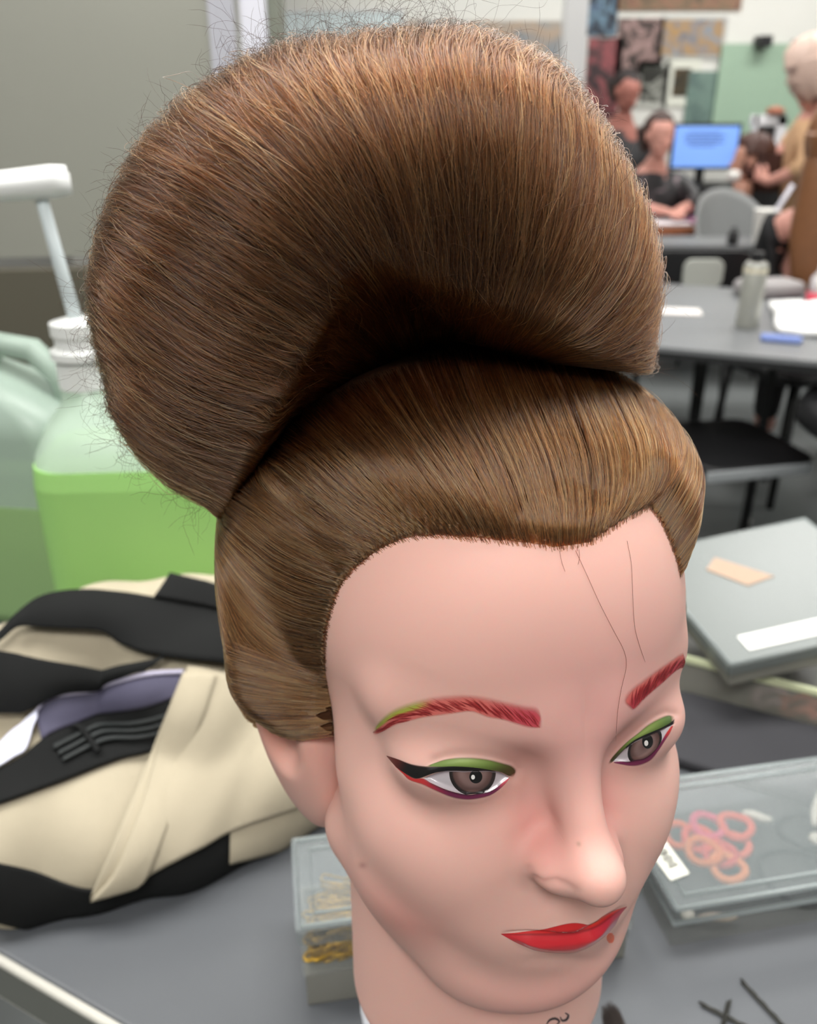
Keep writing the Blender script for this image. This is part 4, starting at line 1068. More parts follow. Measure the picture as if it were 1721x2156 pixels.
bm = bmesh.new(); add_prism(bm, [(0.052, 0.148), (0.071, 0.166), (0.108, 0.112), (0.076, 0.106)], H_ + 0.001, H_ + 0.0018); s_ = bm_obj('tan_sticker', bm, mat('tan_tape', lin(178, 152, 132), rough=0.7), boxA); s_['label'] = 'tan sticker on the lid'
bm = bmesh.new(); add_prism(bm, [(0.025, 0.012), (0.175, 0.012), (0.175, 0.034), (0.025, 0.034)], H_ + 0.0011, H_ + 0.0017); s_ = bm_obj('lid_highlight', bm, mat('highlight_white', lin(250, 250, 244), rough=0.5), boxA); s_['label'] = 'white highlight painted as a strip along the front edge'  # bright highlight on the lid, painted as a thin white strip

# flat charcoal pouch between the boxes
pc = np.array([0.318, 0.612]); pr = math.atan2(-0.054, 0.11)
bm = bmesh.new(); poly = rrect(0.34, 0.105, 0.03, 6); add_prism(bm, [(x, y) for x, y in poly], 0.0, 0.012)
pouch = bm_obj('flat_pouch', bm, mat('charcoal_cloth', lin(56, 56, 60), rough=0.85, bump=0.3, bscale=900), None, bevel=0.004); pouch.location = (pc[0] + 0.066, pc[1] - 0.030, BZ); pouch.rotation_euler = (0, 0, pr)
tag(pouch, 'flat charcoal cloth pouch lying between the clear boxes on the bench', 'pouch')

# bobby pins on the bench
m_pin = mat('dark_pin', lin(52, 52, 48), rough=0.4, metal=0.5)
for (a, b, lab) in (((1472, 2111), (1580, 2166), 'dark bobby pin crossing under another at the bench front'), ((1536, 2108), (1521, 2170), 'dark bobby pin lying across another at the bench front'), ((1559, 2062), (1660, 2170), 'dark bobby pin by itself, closest to the clear box of ties')):
    A = at_z(*a, BZ + 0.0015); Bp = at_z(*b, BZ + 0.0015); d = Bp - A; d /= np.linalg.norm(d); s = np.array([-d[1], d[0], 0]); up = 0.0016 if 'across' in lab else 0
    bm = bmesh.new(); ln = np.linalg.norm(Bp - A)
    top = [tuple(d * x + s * 0.0007 + np.array([0, 0, 0.0004 * math.sin(x * 700)])) for x in np.linspace(0, ln, 26)]; bot = [tuple(d * x - s * 0.0009) for x in np.linspace(ln, 0.002, 14)]
    add_tube(bm, top + bot, 0.0008, 6); o = bm_obj('bobby_pin', bm, m_pin, None, smooth=True); o.location = A + np.array([0, 0, up]); tag(o, lab, 'bobby pin', 'bobby pins on the bench')

# brush with dark bristles below the chin
tip = at_z(1278, 2100, BZ + 0.020); base = at_z(1312, 2225, BZ + 0.016)
brush = thing('tint_brush', 'brush with dark brown bristles lying on the bench below the chin', 'brush', (base[0], base[1], BZ))
d = tip - base; d /= np.linalg.norm(d)
m_brist = mat('dark_bristle', lin(38, 28, 22), rough=0.6)
bl = np.linalg.norm(tip - base); st = []
for i in range(420):
    a = rng.uniform(0, 6.28); r = math.sqrt(rng.random()); sd = np.array([-d[1], d[0], 0]); upv = np.array([0, 0, 1.0])
    off = (sd * math.cos(a) * 0.0075 + upv * math.sin(a) * 0.005) * r; L2 = bl * rng.uniform(0.72, 1.0) * (1 - 0.18 * r)
    t = np.linspace(0, 1, 6)[:, None]; st.append(off + np.array([0, 0, 0.016]) + d * L2 * t + (off * -0.25 + rng.normal(0, 0.0006, 3)) * t ** 2)
curves_obj('bristles', st, np.full(len(st), 0.00018), m_brist, brush)
bm = bmesh.new(); q = -d; add_tube(bm, [tuple(np.array([0, 0, 0.016]) + q * x) for x in (-0.006, 0.0, 0.02, 0.022)], [0.0078, 0.008, 0.007, 0.005], 14); bm_obj('ferrule', bm, m_black, brush, smooth=True)
bm = bmesh.new(); add_tube(bm, [tuple(np.array([0, 0, 0.016 - 0.06 * x]) + q * x) for x in (0.02, 0.05, 0.09, 0.12)], [0.005, 0.006, 0.005, 0.004], 12); bm_obj('handle', bm, m_black, brush, smooth=True)

# ------------------------------------------------------------------ jugs of green liquid
m_jug = mat('jug_plastic', lin(196, 216, 200), rough=0.32, alpha=0.66, spec=0.5)
m_jug2 = mat('jug_plastic_pale', lin(166, 184, 172), rough=0.35, alpha=0.75, spec=0.5)
m_green = mat('green_liquid', lin(184, 234, 146), rough=0.3, spec=0.4, sss=0.0, tl=0.35)
m_green2 = mat('green_liquid_pale', lin(180, 214, 152), rough=0.35, spec=0.4, tl=0.35)
m_pump = mat('pump_white', lin(232, 234, 232), rough=0.35)
def loft(bm, secs, seg=7):
    """secs: (cx, cy, w, d, r, z)"""
    rings = [[bm.verts.new((cx + x, cy + y, z)) for x, y in rrect(w, d, min(r, w / 2 - 1e-4, d / 2 - 1e-4), seg)] for cx, cy, w, d, r, z in secs]
    n = len(rings[0])
    for a, b in zip(rings, rings[1:]):
        for k in range(n): bm.faces.new((a[k], a[(k + 1) % n], b[(k + 1) % n], b[k]))
    bm.faces.new(rings[0][::-1]); bm.faces.new(rings[-1])
def jug(loc, rz, label, level, mj, mg, pump=True):
    j = thing('jug', label, 'jug', loc, rz, 'jugs of green liquid')
    nx = -0.046
    S_ = [(0, 0, 0.175, 0.115, 0.03, 0.0), (0, 0, 0.187, 0.125, 0.03, 0.012), (0, 0, 0.19, 0.128, 0.03, 0.10), (0, 0, 0.19, 0.128, 0.03, 0.225), (-0.004, 0, 0.178, 0.12, 0.035, 0.25), (-0.022, 0, 0.12, 0.09, 0.035, 0.275), (nx + 0.012, 0, 0.07, 0.06, 0.028, 0.292), (nx, 0, 0.046, 0.046, 0.022, 0.300), (nx, 0, 0.044, 0.044, 0.0215, 0.312)]
    bm = bmesh.new(); loft(bm, S_); bm_obj('body', bm, mj, j, smooth=True)
    bm = bmesh.new(); t = -0.0004; lw = np.interp(level, [0.225, 0.25], [0.19, 0.178]); ld = np.interp(level, [0.225, 0.25], [0.128, 0.12]); loft(bm, [(c[0], c[1], c[2] - 2 * t, c[3] - 2 * t, c[4], c[5] + 0.0004) for c in S_ if c[5] < level] + [(-0.003 if level > 0.225 else 0, 0, lw - 2 * t, ld - 2 * t, 0.030, level)]); bm_obj('liquid', bm, mg, j, smooth=False)
    bm = bmesh.new(); add_tube(bm, [(nx + 0.03, 0, 0.285), (nx + 0.06, 0, 0.31), (0.05, 0, 0.305), (0.078, 0, 0.275), (0.082, 0, 0.23)], 0.013, 12); bm_obj('handle', bm, mj, j, smooth=True)
    if pump:
        p = thing('pump', None, None); del_ = [p.pop(k) for k in ('label', 'category') if k in p]; p.parent = j; p.location = (nx, 0, 0.305)
        bm = bmesh.new(); prof = [(0.0235, 0), (0.0235, 0.022), (0.021, 0.023), (0.021, 0.026), (0.0265, 0.027), (0.0265, 0.034), (0.0215, 0.036), (0.0215, 0.046), (0.0235, 0.047), (0.0235, 0.058), (0.010, 0.062), (0.0, 0.062)]
        add_lathe(bm, prof, 36); bm_obj('collar', bm, m_pump, p, smooth=False)
        bm = bmesh.new(); add_tube(bm, [(0, 0, 0.055), (-0.006, 0, 0.105), (-0.012, 0, 0.160)], [0.0062, 0.0056, 0.0052], 16); bm_obj('stem', bm, mat('stem_white', lin(214, 224, 226), rough=0.4), p, smooth=True)
        bm = bmesh.new(); add_tube(bm, [(0.011, 0.003, 0.1752), (0.012, 0.003, 0.175), (0.0, 0, 0.174), (-0.05, -0.012, 0.170), (-0.085, -0.02, 0.162), (-0.098, -0.023, 0.150)], [0.006, 0.0115, 0.013, 0.0115, 0.009, 0.007], 16); bm_obj('nozzle', bm, m_pump, p, smooth=True)
    return j
_th = thing
def thing(name, label, cat, loc=(0, 0, 0), rotz=0.0, group=None):
    return _th(name, label, cat, loc, rotz, group)
jug((-0.248, 0.760, BZ), math.radians(4), 'clear jug of bright green liquid with white pump, behind the canvas bag', 0.243, m_jug, m_green)
jug((-0.445, 0.893, BZ), math.radians(-8), 'pale half-empty jug of green liquid at the left frame edge', 0.150, m_jug2, m_green2, pump=False)

# ------------------------------------------------------------------ big mirror standing along the back of the bench
m_mirror = mat('mirror_glass', lin(176, 176, 166), rough=0.30, metal=0.55, noise=0.05, nscale=2)
e0 = at_y(458, 60, 1.52)
MC = np.array([-0.292, 1.545])
mir_ = thing('station_mirror', 'large dull grey mirror standing behind the jugs of green liquid', 'mirror', (MC[0], MC[1], 0), math.radians(8))
bm = bmesh.new(); add_box(bm, (-0.75, 0, 1.64), (1.46, 0.012, 1.16)); bm_obj('glass', bm, m_mirror, mir_)
bm = bmesh.new(); add_box(bm, (-0.002, 0.004, 1.64), (0.040, 0.03, 1.19)); add_box(bm, (-0.75, 0.004, 2.215), (1.5, 0.03, 0.04)); add_box(bm, (-1.48, 0.004, 1.64), (0.04, 0.03, 1.19)); bm_obj('frame', bm, mat('mirror_frame', lin(170, 170, 178), rough=0.4), mir_)
bm = bmesh.new(); add_box(bm, (-0.74, 0.004, 0.52), (1.48, 0.05, 1.04)); bm_obj('lower_panel', bm, mat('dark_panel', lin(84, 80, 68), rough=0.6), mir_)
# ------------------------------------------------------------------ the far part of the salon classroom
m_tabletop = mat('grey_tabletop', lin(116, 118, 120), rough=0.4, noise=0.05, nscale=4)
m_tableedge = mat('dark_table_edge', lin(34, 35, 36), rough=0.5)
m_dark = mat('black_plastic', lin(24, 24, 26), rough=0.5)
m_grey = mat('mid_grey', lin(120, 122, 124), rough=0.5)
def work_table(label, p0, p1, depth, z=0.745, legs=((0.06, 0.06), (-0.06, 0.06), (0.06, -0.06), (-0.06, -0.06)), grp=None):
    """p0, p1: the ends of the near edge on the floor plan"""
    p0 = np.array(p0); p1 = np.array(p1); rz = math.atan2(*(p1 - p0)[::-1]); w = np.linalg.norm(p1 - p0)
    t = thing('work_table', label, 'table', (p0[0], p0[1], 0), rz)
    bm = bmesh.new(); add_box(bm, (w / 2, depth / 2, z - 0.006), (w, depth, 0.012)); bm_obj('table_top', bm, m_tabletop, t)
    bm = bmesh.new(); add_box(bm, (w / 2, depth / 2, z - 0.021), (w - 0.004, depth - 0.004, 0.018)); bm_obj('apron', bm, m_tableedge, t)
    for x, y in legs:
        bm = bmesh.new(); add_box(bm, (x % w, y % depth, (z - 0.03) / 2), (0.028, 0.028, z - 0.03)); bm_obj('leg', bm, m_black, t)
    return t
# near edge of the first table runs slightly towards us on the right
A0 = np.array([0.642, 2.132]); A1 = np.array([0.974, 1.996]); dA = (A1 - A0) / np.linalg.norm(A1 - A0)
_p0 = A0 - dA * 0.35; _n = np.array([-dA[1], dA[0]]); _lg = [((np.array(at_y(x, 780, 2.47)[:2]) - _p0) @ dA, (np.array(at_y(x, 780, 2.47)[:2]) - _p0) @ _n) for x in (1480, 1628)]
work_table('grey work table with white towel and tall grey can, behind the black chair', A0 - dA * 0.35, A0 + dA * 1.6, 0.92, legs=(*_lg, (-0.1, 0.1), (-0.1, -0.08), (0.1, -0.08)))
work_table('grey work table with white paper cup, nearest the writing desk', (0.55, 3.98), (2.6, 3.93), 0.33, legs=((0.05, 0.05), (-0.05, 0.05), (0.05, -0.04), (-0.05, -0.04)))

def chair(label, loc, rz, back=True, pad=None, group=None, seat_trim=None, bw=0.40, bz=0.76, bh=0.22):
    c = thing('chair', label, 'chair', loc, rz, group)
    bm = bmesh.new(); add_prism(bm, rrect(0.42, 0.40, 0.07, 5), 0.44, 0.475); bm_obj('seat', bm, m_dark, c, bevel=0.008)
    if seat_trim: bm = bmesh.new(); add_box(bm, (0, -0.200, 0.455), (0.36, 0.012, 0.026)); bm_obj('seat_edge', bm, seat_trim, c, bevel=0.004)
    for x, y in ((-0.17, -0.16), (0.17, -0.16), (-0.17, 0.16), (0.17, 0.16)):
        bm = bmesh.new(); add_tube(bm, [(x, y, 0.44), (x * 1.15, y * 1.15, 0.0)], 0.014, 8); bm_obj('leg', bm, m_black, c, smooth=True)
    if back:
        for x in (-0.17, 0.17):
            bm = bmesh.new(); add_tube(bm, [(x, 0.18, 0.45), (x, 0.21, 0.62), (x, 0.235, bz)], 0.011, 8); bm_obj('back_post', bm, m_black, c, smooth=True)
        bm = bmesh.new(); M_ = Matrix.Rotation(math.radians(90), 3, 'X'); add_prism(bm, rrect(bw, bh, 0.06, 5), -0.012, 0.012, M=M_); o = bm_obj('backrest', bm, pad or m_dark, c, bevel=0.006); o.location = (0, 0.235, bz)
    return c
# black chair pushed in at the first table
ch = thing('stool', 'black padded stool with pale front edge, beside the first grey table', 'stool', (0.865, 2.18, 0), math.radians(13))
bm = bmesh.new(); add_prism(bm, rrect(0.33, 0.36, 0.06, 6), 0.435, 0.475); bm_obj('seat', bm, m_dark, ch, bevel=0.012, seg=3)
bm = bmesh.new(); add_box(bm, (-0.02, -0.183, 0.457), (0.30, 0.012, 0.030)); bm_obj('seat_edge', bm, mat('pale_trim', lin(150, 154, 156), rough=0.25), ch, bevel=0.005)
bm = bmesh.new(); add_lathe(bm, [(0.032, 0.05), (0.032, 0.43)], 20, (-0.11, -0.03, 0)); bm_obj('column', bm, m_black, ch, smooth=False)
for k in range(5):
    a = 2 * math.pi * k / 5 + 0.3; bm = bmesh.new(); add_tube(bm, [(-0.11, -0.03, 0.09), (-0.11 + 0.17 * math.cos(a), -0.03 + 0.17 * math.sin(a), 0.045)], [0.02, 0.013], 8); add_lathe(bm, [(0.02, 0), (0.024, 0.01), (0.02, 0.04)], 12, (-0.11 + 0.17 * math.cos(a), -0.03 + 0.17 * math.sin(a), 0.0)); bm_obj('leg', bm, m_black, ch)
bm = bmesh.new(); add_tube(bm, [(0.06, -0.10, 0.435), (0.06, -0.10, 0.395)], 0.012, 8); bm_obj('height_lever', bm, m_black, ch)
chair('black chair under the first grey table, partly hidden by the table legs', (0.60, 3.30, 0), math.radians(175), back=False)
rc = at_y(1846, 872, 1.95)
rs_ = thing('stool', 'round black padded stool cut off by the right frame edge', 'stool', (rc[0], 1.95, 0))
bm = bmesh.new(); add_lathe(bm, [(0.0, rc[2] - 0.05), (0.15, rc[2] - 0.05), (0.175, rc[2] - 0.03), (0.178, rc[2]), (0.165, rc[2] + 0.03), (0.0, rc[2] + 0.036)], 36); bm_obj('seat', bm, m_dark, rs_, smooth=True)
bm = bmesh.new(); add_lathe(bm, [(0.028, 0.05), (0.028, rc[2] - 0.05)], 18); bm_obj('column', bm, m_black, rs_)
for k in range(5):
    a = 2 * math.pi * k / 5; bm = bmesh.new(); add_tube(bm, [(0, 0, 0.09), (0.26 * math.cos(a), 0.26 * math.sin(a), 0.0)], [0.02, 0.014], 8); bm_obj('leg', bm, m_black, rs_)
pc_ = chair('black chair with small pale back pad, in front of the table with the paper cup', (1.10, 3.54, 0), math.radians(180), bw=0.40, bz=0.735, bh=0.165)
bm = bmesh.new(); M_ = Matrix.Rotation(math.radians(90), 3, 'X'); add_prism(bm, rrect(0.15, 0.105, 0.03, 5), -0.008, 0.008, M=M_); o = bm_obj('back_pad', bm, mat('pale_pad', lin(186, 188, 180), rough=0.7), pc_, bevel=0.004); o.location = (-0.005, 0.255, 0.735); o['label'] = 'pale back pad'
chair('all black chair at the right, in front of the table with the paper cup', (2.02, 3.48, 0), math.radians(178))

# things on the tables
def put(o, x, y, z, rz=0): o.location = (x, y, z); o.rotation_euler = (0, 0, rz); return o
bm = bmesh.new(); add_lathe(bm, [(0.030, 0), (0.031, 0.004), (0.031, 0.160), (0.026, 0.170), (0.017, 0.176), (0.017, 0.205), (0.0, 0.207)], 28)
can = thing('spray_can', 'tall grey spray can with black cap on the first grey table', 'spray can', (0.935, 2.36, 0.745))
bm.free(); bm = bmesh.new(); add_lathe(bm, [(0.030, 0), (0.031, 0.004), (0.031, 0.165), (0.025, 0.174), (0.0, 0.175)], 28); bm_obj('can_body', bm, mat('can_grey', lin(168, 168, 160), rough=0.35, metal=0.3), can, smooth=True)
bm = bmesh.new(); add_lathe(bm, [(0.0315, 0.148), (0.0315, 0.160)], 28); bm_obj('band', bm, mat('cream_band', lin(222, 214, 190), rough=0.5), can)
bm = bmesh.new(); add_lathe(bm, [(0.016, 0.175), (0.016, 0.200), (0.0, 0.202)], 20); bm_obj('cap', bm, m_dark, can)
# towel: a crumpled sheet
def cloth(name, label, cat, pts, z, amp, m, thick=0.012, seed=1):
    P = np.array(pts, float); n = 26; u, v = np.meshgrid(np.linspace(0, 1, n), np.linspace(0, 1, n))
    X = (P[0][None, None] * ((1 - u) * (1 - v))[..., None] + P[1] * (u * (1 - v))[..., None] + P[2] * (u * v)[..., None] + P[3] * ((1 - u) * v)[..., None])
    h = amp * (np.sin(u * 9 + seed) * np.cos(v * 7 + seed * 2) * 0.5 + 0.5 + 0.4 * np.sin((u + v) * 13 + seed)) * np.sin(np.pi * u) ** 0.4 * np.sin(np.pi * v) ** 0.4
    c = P.mean(0); V = np.c_[(X - c).reshape(-1, 2), (h + thick * 0.6).ravel()]
    o = mesh_np(name, V, grid_faces(n, n), m); o.location = (c[0], c[1], z); md = o.modifiers.new('t', 'SOLIDIFY'); md.thickness = thick; md.offset = -1
    return tag(o, label, cat)
cloth('towel', 'bright white towel crumpled on the first grey table', 'towel', [(0.985, 2.27), (1.27, 2.12), (1.42, 2.55), (1.10, 2.64)], 0.7535, 0.035, mat('white_towel', lin(252, 252, 250), rough=0.9), 0.014)
bm = bmesh.new(); add_prism(bm, rrect(0.10, 0.05, 0.012), 0, 0.012); put(tag(bm_obj('comb_case', bm, mat('blue_plastic', lin(112, 134, 196), rough=0.4), None, bevel=0.003), 'blue flat case in front of the white towel', 'case'), 0.965, 2.195, 0.746, -0.35)
bm = bmesh.new(); add_prism(bm, rrect(0.13, 0.09, 0.004), 0, 0.003); put(tag(bm_obj('paper', bm, mat('paper_white', lin(236, 230, 226), rough=0.7), None), 'white paper sheet on the first grey table, left of the can', 'paper'), 0.80, 2.55, 0.746, -0.2)
bm = bmesh.new(); add_lathe(bm, [(0.033, 0), (0.035, 0.003), (0.043, 0.115), (0.0445, 0.118), (0.041, 0.118), (0.034, 0.008), (0.0, 0.007)], 32); cup = thing('paper_cup', 'white paper cup with pale straw on the far grey table', 'cup', (1.60, 4.02, 0.7455))
bm_obj('cup_body', bm, mat('cup_white', lin(252, 250, 244), rough=0.5), cup, smooth=True)
bm = bmesh.new(); add_tube(bm, [(0.01, 0, 0.01), (0.035, 0.0, 0.12), (0.075, 0.0, 0.20)], 0.008, 10); bm_obj('straw', bm, mat('straw_white', lin(214, 212, 222), rough=0.4), cup, smooth=True)
cup.scale = (1.25, 1.25, 1.25)
bm = bmesh.new(); add_lathe(bm, [(0.022, 0), (0.024, 0.004), (0.024, 0.05), (0.012, 0.06), (0.012, 0.075), (0, 0.076)], 20); put(tag(bm_obj('bottle', bm, m_dark, None, smooth=True), 'small dark bottle left of the paper cup', 'bottle'), 1.455, 3.99, 0.7455)
b_t = thing('bottle', 'clear bottle with pink base at the right edge of the first table', 'bottle', (1.265, 2.66, 0.7455))
bm = bmesh.new(); add_lathe(bm, [(0.038, 0), (0.04, 0.004), (0.04, 0.035), (0.038, 0.038)], 24); bm_obj('pink_base', bm, mat('pink_plastic', lin(244, 96, 116), rough=0.4), b_t)
bm = bmesh.new(); add_lathe(bm, [(0.037, 0.038), (0.034, 0.08), (0.018, 0.10), (0.016, 0.13), (0, 0.131)], 24); bm_obj('bottle_body', bm, mat('frosted', lin(214, 208, 210), rough=0.4), b_t, smooth=True)
bm = bmesh.new(); add_lathe(bm, [(0.0, 0), (0.012, 0.002), (0.016, 0.010), (0.010, 0.018), (0, 0.02)], 12); put(tag(bm_obj('cotton_ball', bm, mat('cotton', lin(216, 214, 208), rough=0.95), None, smooth=True), 'white cotton ball on the grey floor behind the lidded box', 'cotton ball'), *at_z(1573, 1102, 0.0))
bm = bmesh.new(); add_prism(bm, rrect(0.20, 0.13, 0.03), 0, 0.05); put(tag(bm_obj('grey_bag', bm, mat('grey_cloth', lin(158, 154, 154), rough=0.8), None, bevel=0.02, seg=3), 'soft grey bag on the first table, behind the white towel', 'bag'), 1.16, 2.80, 0.746, 0.2)

# grey tub chair
tb = thing('tub_chair', 'pale grey tub chair with curved back, behind the paper cup', 'chair', (1.66, 4.535, 0), math.radians(10)); tb.scale = (0.8, 0.8, 1)
n = 30; ang = np.linspace(math.radians(-20), math.radians(200), n); zz = np.linspace(0.46, 0.93, 12)
Vv = np.array([[(0.23 + 0.05 * (z - 0.46)) * math.cos(a), (0.23 + 0.05 * (z - 0.46)) * math.sin(a), 0.46 + (z - 0.46) * (0.45 + 0.55 * math.sin(max(0, min(math.pi, a))) ** 0.6)] for z in zz for a in ang])
o = mesh_np('back_shell', Vv, grid_faces(12, n), mat('grey_shell', lin(150, 152, 152), rough=0.45), tb); o.modifiers.new('t', 'SOLIDIFY').thickness = 0.012
bm = bmesh.new(); add_lathe(bm, [(0.22, 0.43), (0.23, 0.44), (0.23, 0.47), (0, 0.48)], 28); bm_obj('seat', bm, m_grey, tb, smooth=True)
for x, y in ((-0.15, -0.15), (0.15, -0.15), (-0.15, 0.15), (0.15, 0.15)):
    bm = bmesh.new(); add_tube(bm, [(x, y, 0.44), (x * 1.2, y * 1.2, 0)], 0.012, 8); bm_obj('leg', bm, m_black, tb, smooth=True)

# writing desk
desk = thing('writing_desk', 'dark desk with orange wooden edge where the woman in black sits', 'desk', (1.10, 4.62, 0), math.radians(14))
bm = bmesh.new(); add_box(bm, (0.35, 0.21, 0.725), (0.86, 0.42, 0.03)); bm_obj('desk_top', bm, mat('desk_laminate', lin(96, 84, 80), rough=0.5), desk)
bm = bmesh.new(); add_box(bm, (0.35, -0.004, 0.722), (0.86, 0.012, 0.034)); add_box(bm, (0.784, 0.21, 0.722), (0.012, 0.42, 0.034)); bm_obj('wood_edge', bm, mat('orange_wood', lin(168, 104, 72), rough=0.5), desk)
for x in (0.0, 0.72):
    bm = bmesh.new(); add_box(bm, (x, 0.21, 0.355), (0.03, 0.38, 0.71)); bm_obj('side_panel', bm, m_tableedge, desk)
cloth('notebook', 'open white notebook under the seated woman\'s hands', 'notebook', [(1.22, 4.74), (1.52, 4.80), (1.48, 5.02), (1.18, 4.96)], 0.742, 0.006, mat('page_white', lin(244, 236, 240), rough=0.7), 0.008, 3)
bm = bmesh.new(); add_box(bm, (0, 0, 0.007), (0.16, 0.20, 0.014)); put(tag(bm_obj('folder', bm, mat('mauve_card', lin(188, 128, 160), rough=0.6), None), 'mauve folder at the right end of the desk', 'folder'), 1.60, 4.95, 0.7405, 0.3)

# dark counter against the back wall with the computer
bm = bmesh.new(); add_box(bm, (2.56, 5.95, 0.43), (1.86, 0.62, 0.86)); cn = tag(bm_obj('counter', bm, mat('dark_counter', lin(34, 34, 36), rough=0.5), None), 'long black counter under the computer monitor along the back wall', 'counter')
s0 = at_y(1424, 266, 5.70); s1 = at_y(1546, 352, 5.70); mw = s1[0] - s0[0]; mh = s0[2] - s1[2]
mon = thing('computer_monitor', 'computer monitor with pale blue screen on the black counter', 'monitor', ((s0[0] + s1[0]) / 2, 5.70, 0.861))
zc = (s0[2] + s1[2]) / 2 - 0.86
bm = bmesh.new(); add_box(bm, (0, 0.012, zc), (mw + 0.03, 0.03, mh + 0.035)); bm_obj('housing', bm, m_dark, mon, bevel=0.004)
bm = bmesh.new(); add_box(bm, (0, -0.005, zc), (mw, 0.004, mh)); scr = bm_obj('screen', bm, mat('blue_screen', lin(120, 160, 230), rough=0.3, emit=lin(126, 168, 240), estr=0.62), mon)
bm = bmesh.new()
for i, w in enumerate((0.20, 0.26, 0.22, 0.24, 0.16)): add_box(bm, (-0.02 + 0.01 * (i % 2), -0.008, zc + mh * 0.34 - i * 0.018), (w, 0.001, 0.006))
bm_obj('text_lines', bm, mat('screen_text', lin(70, 88, 150), rough=0.5), scr)
if zc - mh / 2 > 0.02:
    bm = bmesh.new(); add_box(bm, (0, 0.05, (zc - mh / 2) / 2 + 0.01), (0.05, 0.03, zc - mh / 2 + 0.04)); add_box(bm, (0, 0.03, 0.006), (0.22, 0.16, 0.012)); bm_obj('stand', bm, m_dark, mon)

# posters and boards on the far wall (abstract colour collages)
def collage(name, cols, scale, seed):
    T = NT(name); p = T.n('ShaderNodeBsdfPrincipled'); p.inputs['Roughness'].default_value = 0.45
    tc = T.n('ShaderNodeTexCoord'); mp = T.n('ShaderNodeMapping'); mp.inputs['Location'].default_value = (seed * 1.7, seed * 2.3, seed); T.l(tc.outputs['Object'], mp.inputs['Vector'])
    nz = T.n('ShaderNodeTexNoise'); nz.inputs['Scale'].default_value = scale; nz.inputs['Detail'].default_value = 2.5; nz.inputs['Distortion'].default_value = 1.2; T.l(mp.outputs[0], nz.inputs['Vector'])
    rp = T.n('ShaderNodeValToRGB'); e = rp.color_ramp.elements; e[0].position = 0.30; e[0].color = lin(*cols[0]); e[1].position = 0.70; e[1].color = lin(*cols[-1])
    for i, c in enumerate(cols[1:-1]): x = e.new(0.30 + 0.40 * (i + 1) / (len(cols) - 1)); x.color = lin(*c)
    T.l(nz.outputs['Fac'], rp.inputs['Fac']); T.l(rp.outputs['Color'], p.inputs['Base Color']); T.l(p.outputs[0], T.out.inputs['Surface']); return T.m
def poster(label, pxa, pxb, y, m, border=None, bw=0.0, group='posters on the far walls'):
    a = at_y(*pxa, y); b = at_y(*pxb, y); cx = (a[0] + b[0]) / 2; cz = (a[2] + b[2]) / 2; w = b[0] - a[0]; h = a[2] - b[2]
    t = thing('picture', label, 'poster', (cx, y, cz), 0, group)
    bm = bmesh.new(); add_box(bm, (0, 0, 0), (w, 0.006, h)); bm_obj('sheet', bm, border or m, t)
    if border: bm = bmesh.new(); add_box(bm, (0, -0.004, 0), (w - 2 * bw, 0.004, h - 2 * bw)); bm_obj('picture', bm, m, t)
    return t
YB = 6.29
poster('tall blue and black poster just right of the white column', (1240, -80), (1297, 75), YB, collage('blue_black', [(20, 22, 30), (40, 46, 60), (110, 140, 160), (60, 70, 100)], 9, 1))
poster('dark poster with red patch below the tall blue poster', (1240, 80), (1298, 250), YB, collage('dark_red', [(40, 30, 34), (70, 50, 52), (150, 80, 84), (60, 48, 50)], 9, 2))
poster('wide brown poster strip along the top, right of the column', (1302, -60), (1560, 22), YB, collage('brown_strip', [(92, 78, 62), (128, 106, 82), (150, 110, 88), (84, 70, 60)], 8, 3))
poster('dark poster with pale figures, left of the grey collage', (1304, 38), (1392, 158), YB, collage('dark_fig', [(44, 36, 34), (66, 54, 50), (170, 140, 136), (70, 60, 54)], 10, 4))
poster('grey collage poster with blue and ochre spots', (1394, 34), (1522, 124), YB, collage('grey_col', [(96, 96, 100), (140, 138, 142), (176, 140, 90), (120, 150, 176)], 9, 5), mat('pale_margin', lin(190, 190, 186), rough=0.6), 0.02)
poster('black picture with white margin left of the framed brown picture', (1346, 128), (1402, 226), YB, collage('blackpic', [(30, 30, 26), (40, 42, 36), (150, 152, 144), (34, 34, 30)], 8, 6), mat('margin_white', lin(198, 200, 192), rough=0.6), 0.03)
poster('white framed picture with dark brown centre', (1404, 122), (1466, 224), YB, collage('brownpic', [(34, 32, 24), (58, 52, 36), (84, 70, 48), (40, 36, 28)], 10, 7), mat('frame_white', lin(222, 224, 212), rough=0.5), 0.06)
poster('grey orange collage poster left of the white column', (860, 44), (1186, 300), YB, collage('grey_orange', [(140, 140, 138), (160, 156, 150), (178, 156, 134), (132, 140, 146)], 5, 8))
poster('dark teal sheet under the framed brown picture', (1452, 150), (1520, 262), YB - 0.004, collage('tealish', [(96, 122, 116), (116, 140, 130), (90, 112, 108), (126, 150, 140)], 5, 9))
def board(name, label, cat, pxa, pxb, y, m, d=0.02):
    a = at_y(*pxa, y); b = at_y(*pxb, y); bm = bmesh.new(); add_box(bm, (0, 0, 0), (b[0] - a[0], d, a[2] - b[2])); o = bm_obj(name, bm, m, None); o.location = ((a[0] + b[0]) / 2, y, (a[2] + b[2]) / 2); return tag(o, label, cat)
board('mirror', 'large pale green tinted mirror behind the computer monitor', 'mirror', (1522, 92), (1900, 300), 6.27, mat('green_glass', lin(160, 186, 164), rough=0.35, noise=0.06, nscale=3))
wa_ = at_y(592, 22, 6.27); wb_ = at_y(850, 200, 6.27); ww = wb_[0] - wa_[0]; wh = wa_[2] - wb_[2]
wbd = thing('whiteboard', 'pale blue white board above the bun, left of the grey orange poster', 'board', ((wa_[0] + wb_[0]) / 2, 6.27, (wa_[2] + wb_[2]) / 2))
